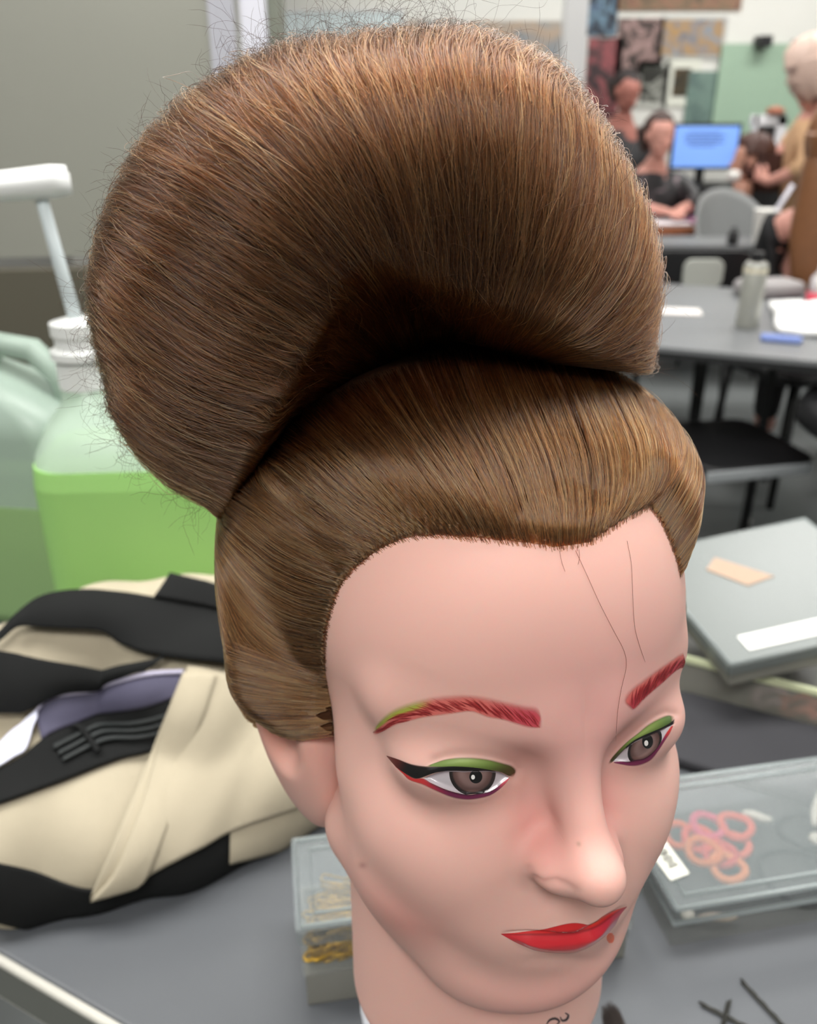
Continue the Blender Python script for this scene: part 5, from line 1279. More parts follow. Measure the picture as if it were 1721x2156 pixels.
bm = bmesh.new(); add_box(bm, (0, 0, 0), (ww, 0.02, wh)); bm_obj('writing_surface', bm, mat('pale_blue', lin(222, 234, 236), rough=0.4), wbd)
bm = bmesh.new()
for c, z_ in (((0, -0.004, wh / 2), (ww, 0.03, 0.02)), ((0, -0.004, -wh / 2), (ww, 0.03, 0.02)), ((ww / 2, -0.004, 0), (0.02, 0.03, wh)), ((-ww / 2, -0.004, 0), (0.02, 0.03, wh))): add_box(bm, c, z_)
bm_obj('frame', bm, m_white, wbd)
board('speaker_box', 'small dark box high on the wall above the green board', 'box', (1596, 76), (1618, 100), 6.22, m_dark, 0.12)
board('wall_vent', 'dark slotted vent on the wall at the top right', 'vent', (1672, 84), (1718, 104), 6.26, m_dark, 0.06)
# white frame leaning by the counter, an orange jar on it
fr = thing('easel', 'white rectangular frame easel standing on the black counter right of the monitor', 'frame', tuple(np.array([1, 1, 0]) * at_y(1612, 300, 5.62) + np.array([0, 0, 0.86])))
fa = at_y(1574, 242, 5.62); fb = at_y(1636, 330, 5.62); fw = fb[0] - fa[0]; fh = fa[2] - 0.86
bm = bmesh.new(); add_box(bm, (0.0, 0, fh - 0.03), (fw, 0.03, 0.06)); add_box(bm, (fw / 2 - 0.03, 0, fh / 2), (0.06, 0.03, fh)); add_box(bm, (-fw / 2 + 0.03, 0, fh / 2), (0.03, 0.03, fh)); add_box(bm, (0, 0, 0.015), (fw, 0.03, 0.03)); bm_obj('frame_bars', bm, mat('frame_white2', lin(226, 226, 230), rough=0.5), fr, bevel=0.004)
bm = bmesh.new(); add_box(bm, (0, 0.005, fh / 2), (fw - 0.06, 0.008, fh - 0.06)); bm_obj('panel', bm, mat('frame_dark', lin(44, 42, 42), rough=0.4), fr)
bm = bmesh.new(); add_lathe(bm, [(0.04, 0), (0.055, 0.01), (0.05, 0.035), (0.0, 0.05)], 20); put(tag(bm_obj('bowl', bm, mat('terracotta', lin(168, 108, 86), rough=0.6), None, smooth=True), 'terracotta bowl on top of the white easel', 'bowl'), fr.location[0] + 0.03, 5.62, 0.86 + fh)
# ------------------------------------------------------------------ people in the background
def skin_mesh(name, chains, material, parent=None, sub=2, root=0):
    """chains of ((x,y,z), radius); equal points are shared, so limbs grow out of one body"""
    V, R, E, idx = [], [], [], {}
    for ch in chains:
        prev = None
        for p, r in ch:
            k = tuple(round(c, 4) for c in p)
            if k not in idx: idx[k] = len(V); V.append(p); R.append(r)
            i = idx[k]
            if prev is not None and prev != i: E.append((prev, i))
            prev = i
    me = bpy.data.meshes.new(name); me.from_pydata([tuple(map(float, v)) for v in V], E, [])
    o = bpy.data.objects.new(name, me); COL.objects.link(o)
    if parent is not None: o.parent = parent
    sk = o.modifiers.new('skin', 'SKIN'); sk.use_smooth_shade = True
    lay = me.skin_vertices[0] if me.skin_vertices else None
    if lay is None:
        bpy.context.view_layer.objects.active = o; lay = me.skin_vertices[0]
    for i, r in enumerate(R):
        rr = r if isinstance(r, tuple) else (r, r); lay.data[i].radius = rr; lay.data[i].use_root = (i == root)
    sb = o.modifiers.new('sub', 'SUBSURF'); sb.levels = sub; sb.render_levels = sub
    me.materials.append(material)
    return o
def head_mesh(name, c, size, face_dir, m, parent):
    """small head with brow, nose, chin and ears, facing face_dir"""
    yaw = np.linspace(-math.pi, math.pi, 97); el = np.linspace(math.radians(-89.9), math.radians(89.9), 65)
    def sdf(p):
        q = p.copy(); q[..., 0] = np.abs(q[..., 0])
        d = sd_ell(q, (0, -18, 22), (72, 92, 82)); d = smin(d, sd_ell(q, (0, 14, -32), (54, 62, 76)), 16); d = smin(d, sd_ell(q, (0, 42, -84), (24, 24, 20)), 14)
        d = smin(d, sd_cap(q, (0, 68, 0), (0, 88, -30), 7, 10), 8); d = smax(d, -sd_ell(q, (30, 78, 2), (16, 12, 9)), 8); d = smin(d, sd_ell(q, (30, 60, 0), (13, 12, 10)), 4)
        d = smin(d, sd_ell(q, (0, 66, -58), (22, 10, 9)), 6); d = smin(d, sd_ell(q, (72, -8, -8), (9, 16, 28)), 5); return d
    S = march(sdf, (0, 0, 0), yaw, el, lo=10, hi=160, it=12)
    V = S.verts()[:, :-1].reshape(-1, 3) * 0.001 * size
    f = np.array(face_dir, float); f /= np.linalg.norm(f); r = np.cross(f, [0, 0, 1.0]); r /= np.linalg.norm(r); u = np.cross(r, f)
    V = V[:, :1] * r + V[:, 1:2] * f + V[:, 2:3] * u + np.array(c)
    return mesh_np(name, V, grid_faces(65, 96, wrap=True), m, parent)
def hand_chains(w, d, side, s=1.0):
    """wrist w, pointing d, side = direction of the thumb; five bent fingers"""
    w = np.array(w, float); d = np.array(d, float); d /= np.linalg.norm(d); sd = np.array(side, float); sd -= d * (sd @ d); sd /= np.linalg.norm(sd); n = np.cross(d, sd)
    if n[2] > 0: n = -n
    out = []; palm = w + d * 0.045 * s
    out.append([(tuple(w), 0.022 * s), (tuple(palm), (0.036 * s, 0.016 * s))])
    for k, ln in enumerate((0.072, 0.08, 0.075, 0.058)):
        b = w + d * 0.085 * s + sd * (0.027 - 0.018 * k) * s
        out.append([(tuple(palm), (0.036 * s, 0.016 * s)), (tuple(b), 0.0095 * s), (tuple(b + d * ln * 0.45 * s + n * 0.006 * s), 0.0085 * s), (tuple(b + d * ln * 0.85 * s + n * 0.026 * s), 0.0075 * s)])
    t0 = w + d * 0.03 * s + sd * 0.03 * s
    out.append([(tuple(palm), (0.036 * s, 0.016 * s)), (tuple(t0), 0.012 * s), (tuple(t0 + d * 0.03 * s + sd * 0.022 * s + n * 0.008 * s), 0.010 * s), (tuple(t0 + d * 0.055 * s + sd * 0.022 * s + n * 0.016 * s), 0.0085 * s)])
    return out
m_sk = mat('skin_person', lin(206, 150, 136), rough=0.55, sss=0.1, noise=0.05, nscale=12)
m_sk2 = mat('skin_flushed', lin(172, 112, 100), rough=0.55)
def cap_hair(name, c, r, face_dir, m, parent, back=0.0, long=0.0, front=0.35):
    """hair mass wrapped over the skull, open at the face"""
    f = np.array(face_dir, float); f /= np.linalg.norm(f); rr = np.cross(f, [0, 0, 1.0]); rr /= np.linalg.norm(rr); u = np.cross(rr, f)
    yaw = np.linspace(0, 2 * math.pi, 73)[:-1]; el = np.linspace(math.radians(-60), math.radians(89), 40); V = []
    for e in el:
        for y in yaw:
            d = np.array([math.sin(y) * math.cos(e), math.cos(y) * math.cos(e), math.sin(e)])
            s = np.array([0.082, 0.105, 0.10]) * r / 0.1 * (1 + 0.025 * math.sin(9 * y + 4 * e))
            p = d * s + np.array([0, -0.018, 0.018]); 
            if d[1] > front and e < math.radians(38): p = p * 0.72
            if e < 0 and d[1] < 0.5: p[2] = p[2] * (1 + long) ; p[1] -= back * 0.2
            V.append(rr * p[0] + f * p[1] + u * p[2])
    return mesh_np(name, np.array(V) + np.array(c), grid_faces(40, 72, wrap=True), m, parent)

# --- woman in black, writing at the desk
hc = at_y(1391, 287, 5.02)
W = thing('person', 'seated woman in a black floral-sleeved top writing at the desk', 'person', (hc[0], 5.25, 0))
o_ = np.array([hc[0], 5.25, 0])
R_ = lambda p: tuple(np.array(p) - o_)
h = hc
face = (0.25, -1.0, -0.12)
sh = h + [0.0, 0.09, -0.235]; shl = sh + [-0.175, 0.0, -0.02]; shr = sh + [0.175, -0.02, -0.02]
pel = np.array([h[0] - 0.02, 5.30, 0.625]); ch_ = sh + [0, 0.02, -0.17]; wa = np.array([h[0] - 0.01, 5.28, 0.74])
neck = h + [0, 0.06, -0.15]
el_l = shl + [-0.03, -0.10, -0.20]; el_r = shr + [0.05, -0.12, -0.19]; el_l[2] = max(el_l[2], 0.83); el_r[2] = max(el_r[2], 0.83)
wl = np.array([h[0] + 0.02, 4.93, 0.80]); wr = np.array([h[0] + 0.135, 4.95, 0.80])
kn = [np.array([h[0] - 0.12, 4.90, 0.565]), np.array([h[0] + 0.12, 4.90, 0.565])]; an = [np.array([h[0] - 0.12, 4.95, 0.09]), np.array([h[0] + 0.12, 4.95, 0.09])]
body = [[(R_(pel), (0.16, 0.12)), (R_(wa), (0.135, 0.10)), (R_(ch_), (0.155, 0.105)), (R_(sh), (0.10, 0.075)), (R_(neck), 0.052), (R_(h + [0, 0.01, -0.08]), 0.05)],
        [(R_(sh), (0.10, 0.075)), (R_(shl), 0.056), (R_(el_l), 0.043), (R_(wl), 0.026)], [(R_(sh), (0.10, 0.075)), (R_(shr), 0.056), (R_(el_r), 0.043), (R_(wr), 0.026)],
        [(R_(pel), (0.16, 0.12)), (R_(kn[0]), 0.07), (R_(an[0]), 0.045), (R_(an[0] + [0, -0.14, -0.05]), 0.035)], [(R_(pel), (0.16, 0.12)), (R_(kn[1]), 0.07), (R_(an[1]), 0.045), (R_(an[1] + [0, -0.14, -0.05]), 0.035)]]
body += hand_chains(R_(wl), (0.5, -0.8, -0.05), (0.8, 0.4, 0), 0.95) + hand_chains(R_(wr), (-0.3, -0.9, -0.05), (-0.9, 0.3, 0), 0.95)
skin_mesh('body', body, m_sk, W)
head_mesh('head', R_(h), 0.98, face, m_sk, W)
cap_hair('hair', R_(h + [0, 0.015, 0.008]), 0.098, face, mat('dark_brown_hair', lin(58, 34, 28), rough=0.5), W, 0.3, 0.5)
m_top = collage('floral_black', [(20, 20, 22), (24, 24, 26), (30, 28, 30), (60, 54, 58), (150, 134, 140)], 13, 3)
m_blk = mat('black_knit', lin(26, 26, 28), rough=0.85)
ins = lambda v, q, t: v * (1 - t) + q * t
skin_mesh('top', [[(R_(pel + [0, 0, 0.02]), (0.175, 0.135)), (R_(wa), (0.15, 0.115)), (R_(ch_), (0.17, 0.12)), (R_(sh + [0, 0.012, -0.03]), (0.145, 0.105)), (R_(sh + [0, 0.025, 0.035]), (0.095, 0.085)), (R_(neck + [0, 0.025, -0.015]), (0.066, 0.06))], [(R_(sh + [0, 0.012, -0.03]), (0.145, 0.105)), (R_(shl), 0.076)], [(R_(sh + [0, 0.012, -0.03]), (0.145, 0.105)), (R_(shr), 0.076)]], m_top, W)
for nm, a, b, c in (('sleeve', shl, el_l, wl), ('sleeve', shr, el_r, wr)):
    skin_mesh(nm, [[(R_(ins(sh, a, 0.45)), 0.078), (R_(a), 0.074), (R_(ins(a, b, 0.5)), 0.066), (R_(b), 0.062), (R_(ins(b, c, 0.55)), 0.052)]], m_top, W)
skin_mesh('trousers', [[(R_(pel - [0, 0, 0.01]), (0.172, 0.13)), (R_(kn[0]), 0.08), (R_(an[0]), 0.056)], [(R_(pel - [0, 0, 0.01]), (0.172, 0.13)), (R_(kn[1]), 0.08), (R_(an[1]), 0.056)]], m_blk, W)
chair('black chair the woman at the desk sits on', (h[0] - 0.02, 5.34, 0), math.radians(0))

# --- person in dark grey standing behind her
hp = at_y(1322, 196, 5.79)
D_p = thing('person', 'standing person in dark grey beside the posters, face turned down', 'person', (hp[0], 5.87, 0)); o_ = np.array([hp[0], 5.87, 0])
h = hp; face = (0.5, -0.9, -0.45)
sh = h + [-0.02, 0.08, -0.24]; ch_ = sh + [-0.01, 0.02, -0.2]; wa = np.array([h[0] - 0.03, 5.89, h[2] - 0.62]); pel = np.array([h[0] - 0.03, 5.91, h[2] - 0.80]); neck = h + [0, 0.05, -0.15]
sl, sr = sh + [-0.19, 0, -0.03], sh + [0.19, -0.02, -0.03]; e1, e2 = sl + [-0.05, -0.04, -0.28], sr + [0.04, -0.06, -0.28]; w1, w2 = e1 + [0.03, -0.16, -0.14], e2 + [-0.02, -0.18, -0.12]
kz = pel[2] * 0.52
legs = [[(pel, (0.16, 0.12)), (np.array([pel[0] + s * 0.10, 5.89, pel[2] - 0.06]), 0.09), (np.array([pel[0] + s * 0.11, 5.88, kz]), 0.066), (np.array([pel[0] + s * 0.11, 5.91, 0.09]), 0.045), (np.array([pel[0] + s * 0.12, 5.77, 0.04]), 0.035)] for s in (-1, 1)]
conv = lambda chs: [[(R_(p), r) for p, r in c] for c in chs]
skin_mesh('body', conv([[(pel, (0.16, 0.12)), (wa, (0.14, 0.10)), (ch_, (0.165, 0.11)), (sh, (0.105, 0.075)), (neck, 0.055), (h + [0, 0.01, -0.08], 0.05)], [(sh, (0.105, 0.075)), (sl, 0.06), (e1, 0.045), (w1, 0.028)], [(sh, (0.105, 0.075)), (sr, 0.06), (e2, 0.045), (w2, 0.028)]] + legs) + hand_chains(R_(w1), (0.3, -0.8, -0.4), (1, 0.2, 0)) + hand_chains(R_(w2), (-0.3, -0.8, -0.4), (-1, 0.2, 0)), m_sk2, D_p)
head_mesh('head', R_(h), 1.0, face, m_sk2, D_p)
cap_hair('hair', R_(h + [0, 0.02, 0.012]), 0.10, face, mat('black_hair', lin(40, 32, 32), rough=0.5), D_p, 0.2, 0.2)
m_dg = mat('dark_grey_knit', lin(66, 66, 68), rough=0.85)
skin_mesh('jumper', conv([[(pel, (0.175, 0.135)), (wa, (0.16, 0.12)), (ch_, (0.185, 0.13)), (sh + [0, 0.01, -0.03], (0.14, 0.10)), (sh + [0, 0.02, 0.03], (0.095, 0.085)), (neck + [0, 0.015, -0.01], (0.07, 0.065))], [(sh + [0, 0.01, -0.03], (0.14, 0.10)), (sl, 0.08), (e1, 0.064), (ins(e1, w1, 0.85), 0.046)], [(sh + [0, 0.01, -0.03], (0.14, 0.10)), (sr, 0.08), (e2, 0.064), (ins(e2, w2, 0.85), 0.046)]]), m_dg, D_p)
skin_mesh('trousers', conv([[(p, (r[0] * 1.1, r[1] * 1.1) if isinstance(r, tuple) else r * 1.18) for p, r in c[:4]] for c in legs]), m_blk, D_p)

# --- older woman in a tan jumper, working on a brown-haired training head
hp = at_y(1698, 160, 4.74)
T_p = thing('person', 'pale-haired woman in a tan jumper bending to style a brown training head', 'person', (hp[0] + 0.12, 4.98, 0)); o_ = np.array([hp[0] + 0.12, 4.98, 0])
h = hp; face = (-0.55, 0.80, -0.35)
sh = h + [0.10, 0.04, -0.235]; ch_ = sh + [0.06, 0.03, -0.2]; wa = np.array([h[0] + 0.20, 4.86, h[2] - 0.60]); pel = np.array([h[0] + 0.22, 4.94, h[2] - 0.76]); neck = h + [0.06, 0.02, -0.14]
s1, s2 = sh + [-0.06, -0.16, -0.03], sh + [0.02, 0.17, -0.03]
tgt = at_y(1585, 360, 4.86); e1 = at_y(1700, 352, 4.56); w1 = at_y(1615, 384, 4.72); e2 = at_y(1668, 300, 4.97); w2 = at_y(1622, 338, 4.94)
kz = pel[2] * 0.52
legs = [[(pel, (0.17, 0.13)), (np.array([pel[0] + 0.02, 4.94 + s * 0.10, pel[2] - 0.06]), 0.095), (np.array([pel[0] - 0.01, 4.94 + s * 0.11, kz]), 0.07), (np.array([pel[0] + 0.02, 4.94 + s * 0.11, 0.09]), 0.047), (np.array([pel[0] - 0.12, 4.94 + s * 0.12, 0.04]), 0.036)] for s in (-1, 1)]
skin_mesh('body', conv([[(pel, (0.17, 0.13)), (wa, (0.15, 0.11)), (ch_, (0.165, 0.115)), (sh, (0.10, 0.08)), (neck, 0.054), (h + [0.01, 0, -0.08], 0.05)], [(sh, (0.10, 0.08)), (s1, 0.058), (e1, 0.044), (w1, 0.027)], [(sh, (0.10, 0.08)), (s2, 0.058), (e2, 0.044), (w2, 0.027)]] + legs) + hand_chains(R_(w1), tgt - w1 + [0, -0.02, 0], (0, 0.1, 1)) + hand_chains(R_(w2), tgt - w2 + [0, 0.05, 0.03], (0, -0.1, 1)), m_sk, T_p)
head_mesh('head', R_(h), 0.98, face, m_sk, T_p)
cap_hair('hair', R_(h + [0.0, -0.01, 0.02]), 0.145, face, mat('pale_hair', lin(212, 184, 170), rough=0.5, noise=0.08, nscale=60), T_p, 0.3, 0.35, 0.55)
m_tan = mat('tan_knit', lin(206, 166, 128), rough=0.85, noise=0.06, nscale=40)
skin_mesh('jumper', conv([[(pel, (0.185, 0.145)), (wa, (0.165, 0.125)), (ch_, (0.185, 0.135)), (sh + [0.01, 0, -0.03], (0.13, 0.10)), (sh + [0.02, 0.01, 0.03], (0.08, 0.07))], [(sh + [0.01, 0, -0.03], (0.12, 0.095)), (s1, 0.078), (e1, 0.062), (ins(e1, w1, 0.45), 0.05)], [(sh + [0.01, 0, -0.03], (0.12, 0.095)), (s2, 0.078), (e2, 0.062), (ins(e2, w2, 0.45), 0.05)]]), m_tan, T_p)
skin_mesh('trousers', conv([[(p, (r[0] * 1.1, r[1] * 1.1) if isinstance(r, tuple) else r * 1.18) for p, r in c[:4]] for c in legs]), m_blk, T_p)
# the training head on its tripod
tc = at_y(1574, 338, 4.95)
tr = thing('practice_mannequin', 'brown-haired training head on a small tripod on the desk, held by the woman in tan', 'mannequin head', (tc[0], 4.95, 0)); o_ = np.array([tc[0], 4.95, 0])
head_mesh('face', R_(tc), 0.95, (-0.9, 0.1, 0.0), mat('doll_skin_far', lin(190, 140, 120), rough=0.5), tr)
cap_hair('hair', R_(tc + [0.008, 0, 0.012]), 0.112, (-0.9, 0.1, 0.0), mat('brown_hair_far', lin(70, 42, 34), rough=0.5, noise=0.2, nscale=60), tr, 0.5, 1.1, 0.55)
bm = bmesh.new(); add_tube(bm, [(0, 0, tc[2] - 0.10), (0, 0, tc[2] - 0.22)], 0.05, 16); bm_obj('neck', bm, mat('doll_neck', lin(190, 140, 120), rough=0.5), tr, smooth=True)
bm = bmesh.new(); add_tube(bm, [(0, 0, tc[2] - 0.22), (0, 0, 0.745)], 0.014, 12); bm_obj('pole', bm, m_stand, tr, smooth=True)
for k in range(3):
    a = 2.2 + 2.094 * k; bm = bmesh.new(); add_tube(bm, [(0, 0, 0.86), (0.11 * math.cos(a), 0.11 * math.sin(a), 0.7455)], 0.010, 8); bm_obj('leg', bm, mat('beige_leg', lin(196, 190, 172), rough=0.5), tr, smooth=True)
bm = bmesh.new(); add_lathe(bm, [(0.05, tc[2] - 0.30), (0.055, tc[2] - 0.29), (0.05, tc[2] - 0.225), (0.0, tc[2] - 0.22)], 20); o = bm_obj('clamp', bm, mat('teal_plastic', lin(136, 190, 176), rough=0.4), tr, smooth=True); o['label'] = 'teal clamp'
bm = bmesh.new(); add_lathe(bm, [(0.0, -0.03), (0.03, -0.02), (0.036, 0.0), (0.03, 0.02), (0, 0.03)], 18, tuple(np.array(at_y(1546, 370, 4.85)) - o_)); bm_obj('white_knob', bm, mat('white_roll', lin(226, 224, 220), rough=0.6), tr, smooth=True)
# --- somebody with long brown hair at the right frame edge
hp = at_y(1756, 300, 3.05)
B_p = thing('person', 'person with long brown hair seen from behind at the right frame edge', 'person', (hp[0] + 0.02, 3.05, 0)); o_ = np.array([hp[0] + 0.02, 3.05, 0])
h = hp; face = (0.5, 0.9, 0)
sh = h + [0.01, -0.03, -0.24]; ch_ = sh + [0.0, 0.0, -0.2]; wa = np.array([h[0] + 0.02, 3.05, 0.76]); pel = np.array([h[0] + 0.02, 3.06, 0.63]); neck = h + [0, -0.02, -0.15]
s1, s2 = sh + [-0.13, 0.07, -0.03], sh + [0.15, -0.08, -0.03]; e1, e2 = s1 + [0.0, 0.06, -0.25], s2 + [0.05, 0.05, -0.25]; w1, w2 = e1 + [0.10, 0.16, 0.0], e2 + [-0.02, 0.2, 0.0]
legs = [[(pel, (0.16, 0.12)), (np.array([pel[0] + 0.2 + s * 0.1, 3.36 - s * 0.08, 0.57]), 0.07), (np.array([pel[0] + 0.2 + s * 0.1, 3.38 - s * 0.08, 0.09]), 0.046), (np.array([pel[0] + 0.26 + s * 0.1, 3.48 - s * 0.08, 0.04]), 0.036)] for s in (-1, 1)]
skin_mesh('body', conv([[(pel, (0.16, 0.12)), (wa, (0.14, 0.10)), (ch_, (0.155, 0.11)), (sh, (0.10, 0.075)), (neck, 0.052), (h + [0, 0, -0.08], 0.05)], [(sh, (0.10, 0.075)), (s1, 0.056), (e1, 0.043), (w1, 0.027)], [(sh, (0.10, 0.075)), (s2, 0.056), (e2, 0.043), (w2, 0.027)]] + legs) + hand_chains(R_(w1), (0.5, 0.8, -0.1), (0.9, -0.3, 0)) + hand_chains(R_(w2), (0.2, 0.9, -0.1), (-0.9, 0.2, 0)), m_sk, B_p)
head_mesh('head', R_(h), 1.0, face, m_sk, B_p)
m_lbh = mat('long_brown_hair', lin(126, 84, 54), rough=0.45, noise=0.2, nscale=50)
cap_hair('hair', R_(h + [0, -0.01, 0.01]), 0.108, face, m_lbh, B_p, 0.2, 0.4, 0.5)
skin_mesh('hair_length', conv([[(h + [-0.03, -0.06, 0.02], 0.085), (h + [-0.045, -0.09, -0.12], 0.085), (h + [-0.05, -0.13, -0.28], (0.10, 0.05)), (h + [-0.04, -0.14, -0.42], (0.08, 0.035)), (h + [-0.03, -0.14, -0.50], (0.04, 0.02))]]), m_lbh, B_p)
skin_mesh('top', conv([[(pel, (0.175, 0.135)), (wa, (0.155, 0.115)), (ch_, (0.172, 0.125)), (sh + [0, 0, -0.03], (0.115, 0.085))], [(sh + [0, 0, -0.03], (0.115, 0.085)), (s1, 0.072), (e1, 0.056), (ins(e1, w1, 0.6), 0.044)], [(sh + [0, 0, -0.03], (0.115, 0.085)), (s2, 0.072), (e2, 0.056), (ins(e2, w2, 0.6), 0.044)]]), m_blk, B_p)
skin_mesh('trousers', conv([[(p, (r[0] * 1.1, r[1] * 1.1) if isinstance(r, tuple) else r * 1.18) for p, r in c[:3]] for c in legs]), m_blk, B_p)
chair('black chair under the person with long brown hair', (pel[0], 3.02, 0), math.radians(200), back=False)
# ------------------------------------------------------------------ the canvas tote slumped on the bench (surface built in head millimetres, then carried to the world)
Minv = np.linalg.inv(HEAD_MAT[:3, :3])
def w2h(p): return (np.asarray(p, float) - HEAD_MAT[:3, 3]) @ Minv.T
RB = math.radians(27)
bx = np.array([math.cos(RB), math.sin(RB), 0]); by_ = np.array([-math.sin(RB), math.cos(RB), 0]); bz = np.array([0, 0, 1.0])
BAGC = np.array([-0.245, 0.570, 0.82])
def bag_sdf(p):
    q = (h2w(p) - BAGC); u = np.stack([q @ bx, q @ by_, q[..., 2]], -1) * 1000
    d = sd_ell(u, (30, 2, -46), (235, 138, 76))
    d = smin(d, sd_ell(u, (25, 40, 20), (172, 60, 82)), 25)
    d = smin(d, sd_ell(u, (-110, -48, -24), (110, 60, 46)), 20)
    d = smin(d, sd_ell(u, (60, -12, 8), (70, 70, 64)), 20)
    d = d + 2.6 * np.sin(u[..., 0] * 0.045 + u[..., 2] * 0.05) + 1.8 * np.sin(u[..., 0] * 0.09 - u[..., 1] * 0.06 + 1)
    d = smax(d, -165 - u[..., 0], 30); d = smax(d, (0.006 - ((h2w(p)[..., :2] - B0) @ EY)) * 1000, 14)
    return smax(d, (0.7505 - h2w(p)[..., 2]) * 1000, 6)
BAG_H = w2h(BAGC)
_y = np.linspace(-math.pi, math.pi, 361); _e = np.linspace(math.radians(-89.9), math.radians(89.9), 181)
BAG = march(bag_sdf, BAG_H, _y, _e, lo=5, hi=330, it=14)
base = np.array([BAGC[0], BAGC[1], 0.75])
bag = thing('tote_bag', 'cream canvas tote bag with black straps and base, slumped beside the jugs', 'bag', tuple(base))
LB = lambda p: h2w(np.asarray(p, float)) - base
m_canvas = mat('cream_canvas', lin(184, 174, 152), rough=0.9, spec=0.2, noise=0.09, nscale=22, bump=0.35, bscale=1400)
m_blackc = mat('black_webbing', lin(25, 26, 26), rough=0.85, spec=0.25, bump=0.3, bscale=1500)
m_lining = mat('grey_lining', lin(74, 72, 92), rough=0.8, noise=0.1, nscale=30)
m_piping = mat('lilac_piping', lin(170, 166, 186), rough=0.7)
V = BAG.verts()[:, :-1]
mesh_np('bag_body', LB(V.reshape(-1, 3)), grid_faces(V.shape[0], V.shape[1], wrap=True), m_canvas, bag)
cb = lambda p: crop(2.209, 0, 1180, p)
def bag_strip(name, top, bot, off, thick, material, n=50, m=14, hump=0.0, wr=0.0):
    a = smooth_poly(cb(top), n); b = smooth_poly(cb(bot), n); v = np.linspace(0, 1, m)[:, None, None]; px = a[None] * (1 - v) + b[None] * v
    P, hit = BAG.cast(px[..., 0], px[..., 1], 300, 1100, 400); P = BAG.snap(P)
    u = np.broadcast_to(np.linspace(0, 1, n)[None], (m, n)); vv = np.broadcast_to(v[..., 0], (m, n))
    nrm = BAG.normal(P); o_ = off + hump * np.sin(np.pi * np.clip(vv, 0, 1)) * np.clip(np.sin(np.pi * u) * 2, 0, 1) + wr * np.sin(u * 23 + vv * 4)
    P = P + nrm * o_[..., None]
    ob = mesh_np(name, LB(P.reshape(-1, 3)), grid_faces(m, n), material, bag)
    md = ob.modifiers.new('thick', 'SOLIDIFY'); md.thickness = thick / 1000; md.offset = 0
    return ob
# order of layers: base, front flaps, zip opening, straps
bag_strip('base_panel', [(-60, 1395), (150, 1440), (430, 1525), (700, 1438), (900, 1330), (1062, 1245), (1330, 1110), (1560, 1000)], [(-60, 1660), (160, 1708), (400, 1690), (700, 1600), (900, 1530), (1100, 1470), (1340, 1385), (1560, 1290)], 1.5, 2.0, m_blackc, 70, 18)
bag_strip('front_canvas_patch', [(1062, 1248), (1200, 1170), (1330, 1110), (1560, 1000)], [(1055, 1395), (1200, 1355), (1340, 1315), (1560, 1230)], 4.5, 1.5, m_canvas)
bag_strip('folded_flap', [(880, 520), (1000, 540), (1120, 560), (1330, 640), (1500, 760)], [(425, 1532), (690, 1440), (900, 1335), (1090, 1235), (1480, 1090)], 8.0, 2.0, m_canvas, 60, 40, 5.0, 0.5)
bag_strip('flap_seam', [(862, 555), (800, 720), (725, 930), (640, 1180), (540, 1400), (428, 1530)], [(985, 560), (930, 760), (880, 950), (800, 1200), (700, 1420), (640, 1470)], 11.0, 2.5, m_canvas, 50, 10, 2.5)
bag_strip('zip_opening', [(-60, 1030), (100, 945), (210, 850), (430, 735), (640, 690), (825, 645)], [(-60, 1165), (150, 1085), (340, 1020), (560, 935), (650, 910), (735, 880)], 5.0, 3.0, m_blackc, 60, 14, -3.0)
for k in range(3):
    o_ = 0.28 + k * 0.16
    T_ = np.array([(210, 850), (430, 735), (640, 690), (815, 650)], float); B2 = np.array([(340, 1020), (560, 935), (650, 910), (735, 880)], float)
    mid = T_ * (1 - o_) + B2 * o_; bag_strip('zip_tape', [tuple(x) for x in mid - [0, 9]], [tuple(x) for x in mid + [0, 9]], 7.0, 2.5, mat('zip_tape_' + str(k), lin(40, 44, 44), rough=0.6), 30, 4)
bag_strip('zip_pull', [(330, 800), (360, 790), (420, 850), (480, 915)], [(318, 815), (350, 815), (405, 870), (462, 935)], 10.0, 2.5, m_blackc, 20, 5)
bag_strip('inner_lining', [(185, 690), (230, 635), (330, 606), (540, 582), (700, 548), (862, 548)], [(196, 860), (260, 815), (430, 738), (560, 706), (700, 676), (832, 640)], 6.5, 2.0, m_lining, 50, 12, 3)
bag_strip('lining_piping', [(182, 690), (226, 632), (330, 598), (540, 574), (700, 540), (862, 538)], [(190, 700), (234, 644), (334, 612), (542, 588), (702, 556), (862, 552)], 9.0, 3.0, m_piping, 50, 5)
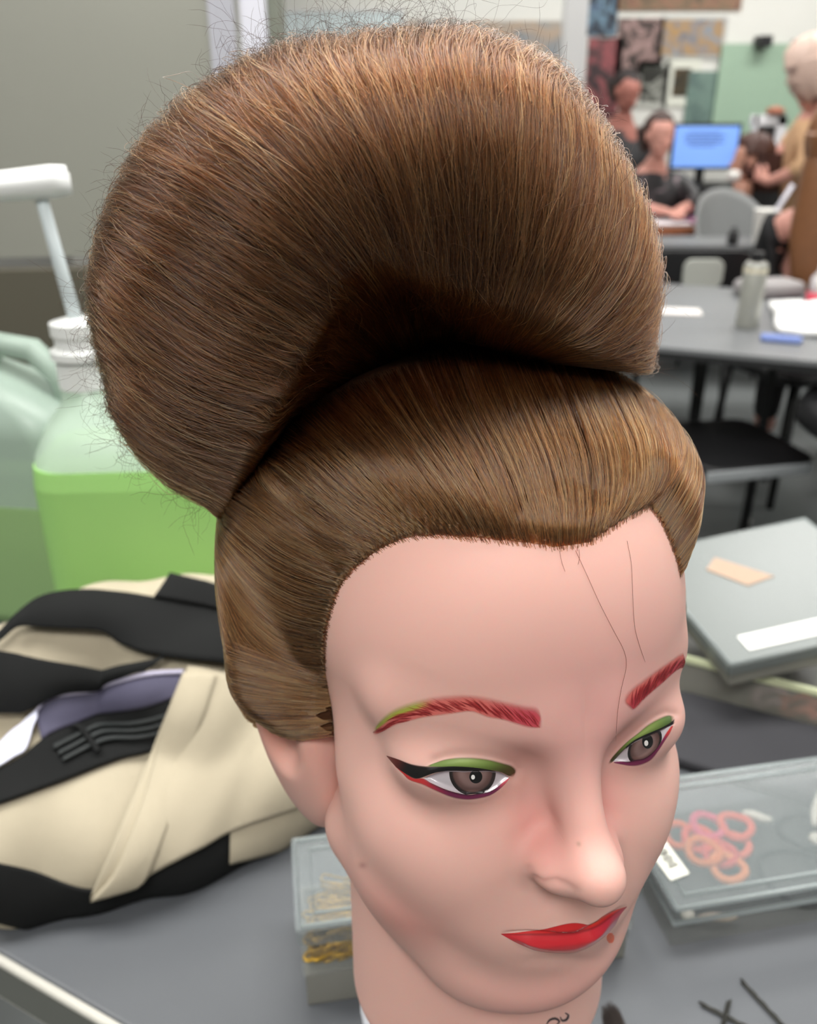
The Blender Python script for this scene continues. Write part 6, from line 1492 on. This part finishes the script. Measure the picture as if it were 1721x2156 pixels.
bag_strip('white_inner_tag', [(-60, 950), (20, 885), (110, 775), (190, 680)], [(-60, 1045), (80, 955), (140, 905), (190, 740)], 9.0, 1.5, mat('tag_white', lin(220, 222, 240), rough=0.6), 30, 8)
bag_strip('strap', [(-60, 440), (0, 392), (110, 300), (250, 220), (400, 192), (560, 200), (720, 216), (900, 240), (1050, 272), (1180, 300)], [(-60, 470), (20, 405), (120, 345), (300, 333), (480, 345), (600, 410), (700, 470), (880, 505), (1050, 520), (1180, 545)], 13.0, 3.0, m_blackc, 70, 14, 3)
bag_strip('strap', [(-60, 440), (100, 452), (300, 470), (580, 505), (720, 500), (800, 470)], [(-60, 690), (60, 692), (150, 690), (300, 600), (500, 578), (690, 540)], 11.0, 3.0, m_blackc, 50, 14, 3)
bag_strip('strap', [(782, 128), (900, 145), (1015, 165), (1060, 190)], [(708, 218), (800, 226), (940, 246), (1010, 262)], 16.0, 3.0, m_blackc, 24, 8)
# ------------------------------------------------------------------ camera and exposure
cam = bpy.data.cameras.new('camera'); cam.sensor_fit = 'VERTICAL'; cam.sensor_height = 24.0; cam.lens = 24.0 * FPX / IH
cam.clip_start = 0.01; cam.clip_end = 60
cam.dof.use_dof = True; cam.dof.focus_distance = 0.275; cam.dof.aperture_fstop = cam.lens / 2.9
co = bpy.data.objects.new('camera', cam); COL.objects.link(co); co.location = CAM; co.rotation_euler = (math.radians(90) - PITCH, 0, 0)
SC.camera = co
SC.view_settings.view_transform = 'Standard'; SC.view_settings.look = 'None'; SC.view_settings.gamma = 1.0; SC.view_settings.use_curve_mapping = False
SC.view_settings.exposure = -0.25
SC.render.film_transparent = False
SC.cycles.use_denoising = True
SC.cycles.use_adaptive_sampling = True; SC.cycles.adaptive_threshold = 0.15
SC.cycles.adaptive_min_samples = 16; SC.cycles.max_bounces = 5; SC.cycles.diffuse_bounces = 3; SC.cycles.glossy_bounces = 2; SC.cycles.transmission_bounces = 4; SC.cycles.transparent_max_bounces = 24
SC.cycles.caustics_reflective = False; SC.cycles.caustics_refractive = False; SC.cycles.sample_clamp_indirect = 6.0
